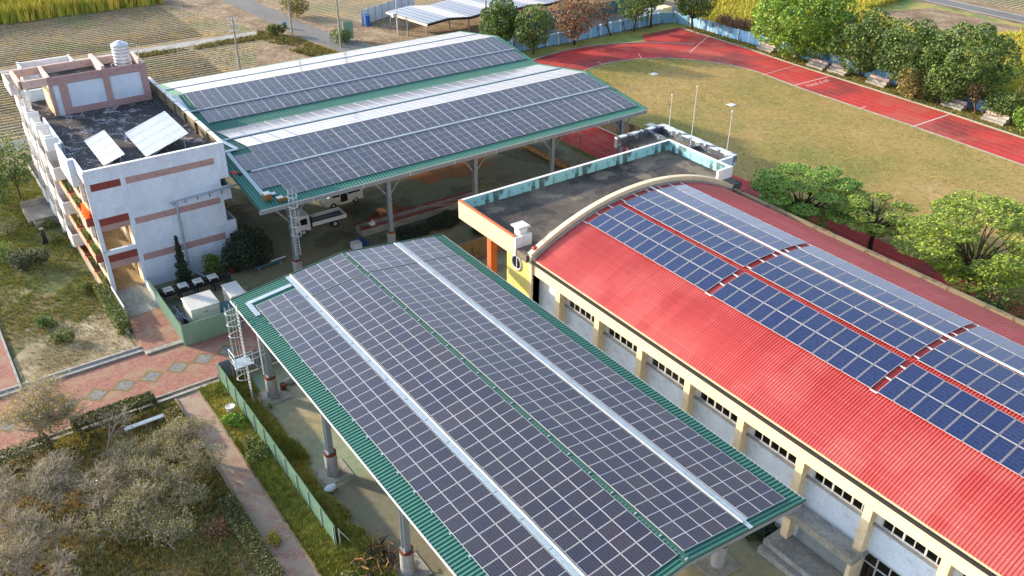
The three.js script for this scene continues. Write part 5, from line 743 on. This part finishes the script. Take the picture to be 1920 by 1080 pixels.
// trees beyond the right hand straight of the track
tree('field_tree', 'largest bright green tree beyond the track, beside the first benches', 121.4, -88.6, { seed: 11, h: 12.4, R: 8.0, ry: 6.2, leaves: 15000, leaf: 0.26, pal: 'bright', lobes: 26, lobe: 0.34 });
tree('field_tree', 'dusty green mango tree left of the middle of the dark row', 122, -77.2, { seed: 12, h: 9.6, R: 5.0, ry: 4.6, leaves: 8500, leaf: 0.22, pal: 'mid', lobes: 20, lobe: 0.36 });
tree('field_tree', 'darkest mango tree in the middle of the row beyond the benches', 122.4, -69.2, { seed: 13, h: 9.8, R: 4.8, ry: 4.8, leaves: 9500, leaf: 0.22, pal: 'mango', lobes: 20, lobe: 0.36 });
tree('field_tree', 'wide dark mango tree nearest the picture edge beyond the track', 123, -61.4, { seed: 14, h: 11.2, R: 6.0, ry: 5.4, leaves: 11000, leaf: 0.22, pal: 'mango', lobes: 24, lobe: 0.34 });
bush('field_bush', 'large leaved pale bush in front of the darkest mango tree', 'bush', 119.6, -66.2, { seed: 15, h: 4.4, R: 3.0, leaves: 2400, leaf: 0.2, pal: 'olive', lobes: 9 });
bush('field_bush', 'glossy bright bush in front of the widest mango tree', 'bush', 119.8, -62.6, { seed: 16, h: 6.0, R: 2.8, leaves: 3200, leaf: 0.18, pal: 'mid', lobes: 10 });
twigs('field_tree', 'bare forked tree between the two last spectator benches', 'tree', 120.6, -57.4, { seed: 17, levels: 4, first: 6, len: 1.7, trunk: 0.16, tip: 1, spread: 0.4, leaf: 0.12, pal: 'olive', bark: M.bark, stems: 2 });
bush('field_bush', 'green bush behind the last spectator bench', 'bush', 121.8, -54.6, { seed: 18, h: 4.4, R: 2.8, leaves: 2600, leaf: 0.16, pal: 'mid', lobes: 8 });
tree('field_tree', 'loose olive tree at the picture edge past the last bench', 122.8, -49.4, { seed: 19, h: 7.4, R: 4.0, ry: 3.2, leaves: 3600, leaf: 0.16, pal: 'olive', lobes: 14 });
bush('field_bush', 'bright leafy bush hanging over the kerb at the picture edge', 'bush', 119.4, -50, { seed: 20, h: 3.4, R: 2.0, leaves: 1600, leaf: 0.15, pal: 'bright', lobes: 7 });
// layered almond trees behind the gymnasium
tree('almond_tree', 'layered lime green tree behind the gymnasium nearest the annex', 73.2, -49.6, { seed: 21, h: 6.0, R: 6.6, ry: 2.6, leaves: 19000, leaf: 0.15, pal: 'limeBright', lobes: 32, lobe: 0.27, layer: 0.36, bark: M.barkDark, up: 0.9 });
tree('almond_tree', 'open dark limbed tree with a small lime crown behind the gymnasium', 74.4, -41.8, { seed: 22, h: 6.4, R: 3.6, ry: 2.4, leaves: 6000, leaf: 0.14, pal: 'lime', lobes: 24, lobe: 0.3, layer: 0.3, bare: 3, bark: M.barkDark, trunk: 0.3, up: 0.9 });
tree('almond_tree', 'broadest lime green layered tree behind the gymnasium roof edge', 75.2, -31.8, { seed: 23, h: 9.2, R: 7.6, ry: 4.2, leaves: 26000, leaf: 0.15, pal: 'lime', lobes: 44, lobe: 0.24, layer: 0.34, bark: M.barkDark, up: 0.9 });
bush('gym_shrub', 'reddish shrub at the annex end of the gymnasium back wall', 'shrub', 70.8, -56.4, { seed: 24, h: 2.0, R: 1.8, leaves: 1200, leaf: 0.13, pal: 'red' });
bush('gym_shrub', 'rusty shrub below the open dark limbed tree', 'shrub', 70.4, -44.6, { seed: 25, h: 2.4, R: 2.0, leaves: 1300, leaf: 0.13, pal: 'brown' });
bush('gym_shrub', 'russet shrub under the broadest lime tree', 'shrub', 69.2, -35.6, { seed: 26, h: 2.6, R: 2.2, leaves: 1500, leaf: 0.13, pal: 'brown' });
bush('gym_shrub', 'green shrub at the end of the gymnasium back wall in view', 'shrub', 70.6, -27.4, { seed: 27, h: 4.2, R: 2.6, leaves: 2400, leaf: 0.14, pal: 'mid' });
bush('gym_shrub', 'dark bush beside the gymnasium side steps', 'shrub', 35.9, -22.9, { seed: 28, h: 1.5, R: 1.2, leaves: 1800, leaf: 0.09, pal: 'dark' });
// garden of the classroom block
tree('garden_tree', 'open crowned garden tree standing over the pale step block', 7.2, -102, { seed: 31, h: 7.0, R: 2.8, ry: 2.8, leaves: 2600, leaf: 0.14, pal: 'mid', lobes: 14, trunk: 0.12 });
tree('garden_tree', 'pale tipped garden tree at the picture edge by the service road', 4.0, -104.5, { seed: 32, h: 7.4, R: 3.2, ry: 3.0, leaves: 2800, leaf: 0.14, pal: 'olive', lobes: 14, trunk: 0.12 });
tree('garden_tree', 'shady garden tree at the picture edge behind the step block', 3.6, -99, { seed: 33, h: 5.2, R: 2.8, ry: 2.2, leaves: 2600, leaf: 0.14, pal: 'mid', lobes: 12, trunk: 0.1 });
[[4.6, -93.4, 1.9, 1.5, 'grey', 'pale silvery bush on the lawn edge by the step block'], [3.4, -88.6, 1.6, 1.5, 'mid', 'loose bush at the picture edge on the shady lawn'], [4.4, -85.6, 1.8, 1.2, 'dark', 'dark bush left of its twin on the shady lawn'], [6.0, -85.2, 1.8, 1.1, 'dark', 'dark bush right of its twin on the shady lawn'], [4.2, -73.6, 1.0, 0.95, 'mid', 'small round bush on the sandy lawn, farther of two'], [4.9, -70.4, 1.1, 1.0, 'weed', 'small round bush on the sandy lawn, nearer of two'], [8.2, -77.4, 1.2, 0.8, 'weed', 'bright little shrub beside the garden kerb'], [8.6, -89.2, 0.9, 0.8, 'weed', 'bright low shrub near the garden statue'], [8.3, -93.3, 0.9, 0.9, 'weed', 'leafy shrub in the step block planter']].forEach(([x, z, h, R, pal, lab], k) => bush('garden_bush', lab, 'bush', x, z, { seed: 40 + k, h, R, leaves: 1100, leaf: 0.08, pal, lobes: 6 }));
hedge('clipped box hedge beside the entrance ramp', 8.9, 10.0, -76.4, -68.7, 1.1, 5200, 'weed', 51);
hedge('dark clipped hedge along the brick paving', 3.0, 8.6, -58.15, -56.9, 1.05, 5200, 'hedge', 52);
hedge('short brownish hedge block at the head of the brick path', 8.7, 9.7, -55.4, -52.6, 0.9, 2200, 'olive', 53);
hedge('dark hedge beside the lower end of the brick path', 8.8, 9.95, -44.2, -34, 1.0, 4600, 'hedge', 54);
hedge('dark hedge at the picture edge by the brick paving', -4.0, 1.2, -57.4, -55.6, 1.0, 3000, 'hedge', 55);
{ const r = rng(56), t = thing('conifer', 'narrow dark conifer against the white tiled wall', 'tree', 16.2, 0, -74.0), sp = []; for (let i = 0; i < 3600; i++) { const u = Math.pow(r(), 1.3), y = 0.35 + u * 4.6, R = (1 - u) * 0.85 * (0.75 + 0.25 * Math.sin(y * 7)) + 0.06, a = r() * 6.283, d = Math.sqrt(r()) * R; sp.push([Math.cos(a) * d, y, Math.sin(a) * d]); } mesh('trunk', rod(V(0, 0, 0), V(0, 4.6, 0), 0.09, 0.02), M.bark, t); mesh('crown', leaves(r, sp, 0.1, 'dark', 0.5), M.leaf, t); }
bush('wall_shrub', 'leafy green shrub against the white tiled wall', 'shrub', 18.9, -73.9, { seed: 58, h: 2.6, R: 0.95, leaves: 1200, leaf: 0.13, pal: 'mid' });
bush('wall_shrub', 'large dark spreading shrub at the corner of the white tiled wall', 'shrub', 22.3, -74.0, { seed: 59, h: 4.0, R: 2.5, leaves: 6500, leaf: 0.13, pal: 'dark', lobes: 12 });
// planters of the corridors
[[9.95, 7.2, -80.7, 'weed'], [9.95, 7.2, -84.3, 'mid'], [9.95, 3.65, -84.2, 'olive'], [9.95, 3.65, -80.7, 'mid'], [9.95, 0.6, -80.7, 'dark'], [9.95, 3.65, -77.1, 'mid'], [9.95, 0.6, -77.1, 'mid']].forEach(([x, y, z, pal], k) => bush('planter_greenery', ['trailing plants in the top floor planter next to the end bay', 'trailing plants in the top floor planter third from the end', 'plants in the middle floor planter third from the end', 'plants in the middle floor planter second from the end', 'dark plants in the ground floor planter second from the end', 'plants in the middle floor planter at the end bay', 'plants in the ground floor planter at the end bay'][k], 'plants', x, z, { seed: 60 + k, y, h: 0.9, R: 0.28, Rz: 1.5, leaves: 700, leaf: 0.07, pal, lobes: 9 }));
bush('planter_greenery', 'orange flowering creeper in the top planter at the building corner', 'flowers', 9.95, -77.0, { seed: 70, y: 7.2, h: 1.2, R: 0.32, Rz: 1.4, leaves: 1100, leaf: 0.08, pal: 'orangeFlower', lobes: 9 });
// scrub in the foreground garden
twigs('scrub_tree', 'yellow green half bare tree over the end of the brick paving', 'tree', 1.2, -58.4, { seed: 71, levels: 5, first: 6, len: 1.9, trunk: 0.13, tip: 1, spread: 0.3, leaf: 0.07, pal: 'yellow', bark: M.barkPale, stems: 3, foot: 1.2, open: 1.9 });
bush('scrub_bush', 'golden yellow shrub below the half bare tree', 'shrub', 2.6, -55.6, { seed: 72, h: 1.5, R: 1.4, leaves: 1100, leaf: 0.06, pal: 'yellow' });
twigs('scrub_tree', 'pale leafless tree with a bowed white branch', 'tree', 4.2, -54.2, { seed: 73, levels: 4, first: 4, len: 1.4, trunk: 0.08, tip: 0, spread: 0.4, leaf: 0.05, pal: 'grey', bark: M.barkPale, open: 2.2 });
twigs('scrub_tree', 'broad olive scrub tree beside the brick path', 'tree', 7.4, -48.6, { seed: 74, levels: 4, first: 6, len: 1.25, trunk: 0.06, tip: 3, spread: 0.4, leaf: 0.05, pal: 'oliveGrey', bark: M.barkPale, stems: 11, foot: 5, open: 1.9 });
twigs('scrub_tree', 'smaller olive scrub tree nearer the picture bottom', 'tree', 4.8, -44.4, { seed: 75, levels: 4, first: 6, len: 1.1, trunk: 0.05, tip: 3, spread: 0.4, leaf: 0.055, pal: 'oliveGrey', bark: M.barkPale, stems: 8, foot: 4, open: 1.9 });
twigs('scrub_tree', 'grey leafless scrub tree at the picture edge', 'tree', 0.4, -50.8, { seed: 76, levels: 4, first: 7, len: 1.25, trunk: 0.06, tip: 1, spread: 0.3, leaf: 0.05, pal: 'grey', bark: M.barkPale, stems: 12, foot: 5.4, open: 2 });
twigs('scrub_tree', 'grey leafless scrub tree in the bottom corner', 'tree', -1.5, -45.6, { seed: 77, levels: 4, first: 7, len: 1.2, trunk: 0.06, tip: 1, spread: 0.3, leaf: 0.05, pal: 'grey', bark: M.barkPale, stems: 9, foot: 4.6, open: 2 });
twigs('scrub_tree', 'thin bare scrub tree between the two olive scrub trees and the hedge', 'tree', 3.4, -49.4, { seed: 78, levels: 4, first: 5, len: 1.0, trunk: 0.05, tip: 1, spread: 0.3, leaf: 0.05, pal: 'oliveGrey', bark: M.barkPale, stems: 7, foot: 4, open: 2 });
bush('scrub_bush', 'rusty brown low shrub beside the lower hedge', 'shrub', 8.0, -42.4, { seed: 79, h: 0.9, R: 1.3, leaves: 900, leaf: 0.07, pal: 'brown' });
bush('scrub_bush', 'bright yellow weed clump on the brick path', 'weeds', 10.7, -39.8, { seed: 80, h: 0.6, R: 0.55, leaves: 700, leaf: 0.06, pal: 'yellow' });
bush('scrub_bush', 'bright green leafy clump beside the white urn', 'weeds', 12.8, -52.0, { seed: 81, h: 0.8, R: 1.0, leaves: 1500, leaf: 0.09, pal: 'bright' });
bush('scrub_bush', 'green leafy clump halfway along the verge', 'weeds', 12.8, -48.2, { seed: 82, h: 0.7, R: 1.0, Rz: 1.6, leaves: 1800, leaf: 0.08, pal: 'weed' });
bush('scrub_bush', 'green weed clump at the near end of the verge', 'weeds', 13.2, -33.6, { seed: 83, h: 0.8, R: 1.2, leaves: 1500, leaf: 0.08, pal: 'weed' });
{ const t = thing('branch_pile', 'heap of cut branches and roots at the end of the green fence', 'branch pile', 15.0, 0, -34.4), r = rng(84), g = []; for (let q = 0; q < 60; q++) { const a = V((r() - 0.5) * 2.2, r() * 0.5, (r() - 0.5) * 2.6), b = V(a.x + (r() - 0.5) * 1.8, r() * 0.7, a.z + (r() - 0.5) * 1.8); limb(g, r, a, b, 0.05 + r() * 0.04, 0.02, 0.25); } mesh('branches', g.slice(0, 60), M.wood, t); mesh('roots', g.slice(60), M.barkDark, t); }
bush('court_weeds', 'dark weeds spilling over the planter beside the annex', 'weeds', 42.2, -70.6, { seed: 85, h: 1.4, R: 2.6, Rz: 1.6, leaves: 4200, leaf: 0.11, pal: 'dark', lobes: 12 });
bush('court_weeds', 'dark weeds below the planter wall near the timber stack', 'weeds', 38.0, -70.2, { seed: 86, h: 1.1, R: 2.4, Rz: 1.5, leaves: 3400, leaf: 0.11, pal: 'dark', lobes: 10 });
bush('court_weeds', 'dark weeds under the peach annex fascia', 'weeds', 45.8, -66.6, { seed: 87, h: 1.2, R: 2.4, Rz: 2.0, leaves: 3000, leaf: 0.11, pal: 'dark', lobes: 10 });
bush('roadside_bush', 'green roadside bush beside the upright green board', 'bush', 63.6, -138.6, { seed: 88, h: 2.6, R: 2.4, leaves: 1300, leaf: 0.16, pal: 'mid' });
bush('roadside_bush', 'yellow green thicket beside the slim roadside pole', 'bush', 63.4, -159, { seed: 89, h: 4.0, R: 3.6, leaves: 1600, leaf: 0.2, pal: 'olive' });
bush('roadside_bush', 'low palm like plant at the barrel by the farm road', 'bush', 56.2, -148.6, { seed: 90, h: 2.0, R: 1.8, leaves: 900, leaf: 0.2, pal: 'weed' });
// ---------------------------------------------------------------- grass, stubble and reeds (uncountable)
function tuftGeo(blades, h, w, lean, seed) { const r = rng(seed), p = []; for (let i = 0; i < blades; i++) { const a = r() * 6.283, d = r() * w, x = Math.cos(a) * d, z = Math.sin(a) * d, l = lean * (0.4 + r()), k = h * (0.6 + r() * 0.6), c = Math.cos(a + 1.57) * h * 0.09, s = Math.sin(a + 1.57) * h * 0.09; p.push(x - c, 0, z - s, x + c, 0, z + s, x + Math.cos(a) * l, k, z + Math.sin(a) * l); } const g = new THREE.BufferGeometry(); g.setAttribute('position', new THREE.Float32BufferAttribute(p, 3)); g.computeVertexNormals(); g.setAttribute('uv', new THREE.Float32BufferAttribute(new Float32Array(p.length / 3 * 2), 2)); return g; }
const blade = mat({ roughness: 0.9 });
function scatter(name, label, category, n, geo, pal, seed, spot, smin = 0.7, smax = 1.3) {
  const r = rng(seed), m = new THREE.InstancedMesh(geo, blade, n), q = new THREE.Matrix4(), e = new THREE.Euler(), Q = new THREE.Quaternion(), cols = PAL[pal]; m.name = numbered(name); m.userData = { kind: 'stuff', label, category };
  for (let i = 0; i < n; i++) { const p = spot(r), s = mix(smin, smax, r()); e.set(0, r() * 6.283, 0); q.compose(V(p[0], p[2] ?? 0, p[1]), Q.setFromEuler(e), V(s, s, s)); m.setMatrixAt(i, q); const c = lin(cols[Math.floor(r() * cols.length)], 0.8 + r() * 0.4); m.setColorAt(i, new THREE.Color(c[0], c[1], c[2])); }
  show(m); scene.add(m); return m;
}
const inside = (p, poly) => { let c = false; for (let i = 0, j = poly.length - 1; i < poly.length; j = i++) { const [xi, zi] = poly[i], [xj, zj] = poly[j]; if ((zi > p[1]) !== (zj > p[1]) && p[0] < (xj - xi) * (p[1] - zi) / (zj - zi) + xi) c = !c; } return c; };
const over = (poly, patch) => { const xs = poly.map((p) => p[0]), zs = poly.map((p) => p[1]), a = Math.min(...xs), b = Math.max(...xs), c = Math.min(...zs), d = Math.max(...zs); return (r) => { for (let k = 0; k < 60; k++) { const p = [mix(a, b, r()), mix(c, d, r())]; if (inside(p, poly) && (!patch || patch(p[0], p[1]) > r())) return p; } return [poly[0][0], poly[0][1]]; }; };
const Lat = (x, z, s, arr = F1) => arr[(Math.floor(Math.abs(z * s)) % 512) * 512 + Math.floor(Math.abs(x * s)) % 512];
const shortG = tuftGeo(7, 0.16, 0.14, 0.08, 1), midG = tuftGeo(9, 0.34, 0.2, 0.16, 2), reedG = tuftGeo(9, 2.6, 0.5, 0.5, 3), tallG = tuftGeo(9, 1.1, 0.4, 0.4, 4), stubG = tuftGeo(6, 0.3, 0.12, 0.1, 5);
scatter('verge_grass', 'rough green and straw grass of the verge along the fence', 'grass', 7000, midG, 'verge', 101, over(rect(12, 15.6, -57.5, -30), (x, z) => sstep(0.42, 0.55, Lat(x, z, 22))), 0.5, 1.2);
scatter('verge_grass', 'dry straw grass among the verge weeds', 'grass', 6000, shortG, 'reed', 102, over(rect(12, 15.4, -57.5, -30)), 0.6, 1.6);
scatter('lawn_grass', 'patchy lawn grass of the classroom garden', 'grass', 12000, shortG, 'verge', 103, over([[1, -110], [9.5, -110], [9.5, -66.2], [1, -66.2]], (x, z) => sstep(0.4, 0.56, Lat(x, z, 14)) * sstep(-69, -80, z)), 0.6, 1.5);
scatter('lawn_grass', 'dry grass and litter of the foreground scrub garden', 'grass', 16000, shortG, 'dry', 104, over(rect(-8, 9.9, -57, -34)), 0.6, 1.6);
scatter('lawn_grass', 'green weeds through the foreground scrub garden', 'grass', 7000, midG, 'olive', 105, over(rect(-8, 9.9, -57, -34), (x, z) => sstep(0.48, 0.6, Lat(x, z, 18))), 0.5, 1.1);
scatter('field_grass', 'straw coloured turf of the sports field', 'grass', 26000, shortG, 'dry', 106, over(inner, (x, z) => 0.3 + Lat(x, z, 9)), 0.5, 1.1);
scatter('field_grass', 'greener turf at the curved end of the sports field', 'grass', 12000, shortG, 'limeBright', 107, over(inner, (x, z) => sstep(-92, -101, z) * 0.9 + sstep(0.55, 0.62, Lat(x, z, 7)) * 0.12), 0.35, 0.7);
scatter('kerb_grass', 'weeds along the outer track kerb', 'grass', 5000, midG, 'olive', 108, over([[119.2, -113], [121, -112], [121.8, -80], [122, -45], [117.8, -45], [118.4, -90]]), 0.5, 1.1);
scatter('reed_bed', 'tall golden cane crop beyond the first furrowed field', 'crop', 11000, reedG, 'cane', 109, over([[-30, -182.5], [47, -182.5], [40, -215], [-30, -215]]), 0.7, 1.15);
scatter('wild_grass', 'tall yellow green grass behind the dark mango trees', 'grass', 16000, tallG, 'cane', 110, over([[124, -118], [172, -131], [174, -104], [156, -101], [150, -84], [124, -84]], (x, z) => sstep(0.36, 0.5, Lat(x, z, 5))), 0.6, 1.4);
scatter('wild_grass', 'golden grass on the field edge beyond the wide mango tree', 'grass', 10000, tallG, 'cane', 111, over([[150, -79], [173, -75], [173, -40], [126, -40], [130, -70]], (x, z) => sstep(0.36, 0.5, Lat(x, z, 5))), 0.6, 1.3);
scatter('field_stubble', 'straw stubble and weeds of the furrowed field beyond the ditch', 'stubble', 3500, stubG, 'dry', 112, over([[-20, -153.6], [54, -154], [47, -180.6], [-20, -180.6]], (x, z) => 0.3 + Lat(x, z, 6)), 0.5, 1.1);
scatter('field_stubble', 'straw stubble and weeds of the furrowed field nearest the school', 'stubble', 2200, stubG, 'olive', 113, over([[10, -122], [41, -122.5], [53.6, -150], [10, -150]], (x, z) => 0.2 + Lat(x, z, 6)), 0.5, 1.1);
scatter('ditch_grass', 'green grass strips beside the irrigation ditch', 'grass', 3000, midG, 'olive', 114, over([[5, -148.2], [54, -147.6], [54.6, -150.4], [5, -150.9]], (x, z) => sstep(0.4, 0.55, Lat(x, z, 9))), 0.6, 1.5);
scatter('road_grass', 'roadside weeds along the farm road', 'grass', 2200, midG, 'olive', 115, over([[54.4, -153], [58.6, -144], [60.6, -131], [57, -130], [52, -146]], (x, z) => sstep(0.42, 0.56, Lat(x, z, 10))), 0.6, 1.6);
scatter('fallen_leaves', 'fallen leaves strewn over the outer lanes of the track', 'leaf litter', 5000, tuftGeo(3, 0.03, 0.12, 0.16, 6), 'brown', 116, over([[116.2, -76], [118, -76], [117.6, -50], [115, -50]]), 0.8, 1.5);
scatter('sand_litter', 'dry tufts and litter on the sandy part of the garden', 'litter', 2600, shortG, 'dry', 117, over([[1, -66], [9.4, -66], [9.4, -76], [1, -76]], (x, z) => sstep(0.4, 0.6, Lat(x, z, 20))), 0.3, 1.0);
renderer.render(scene, camera);
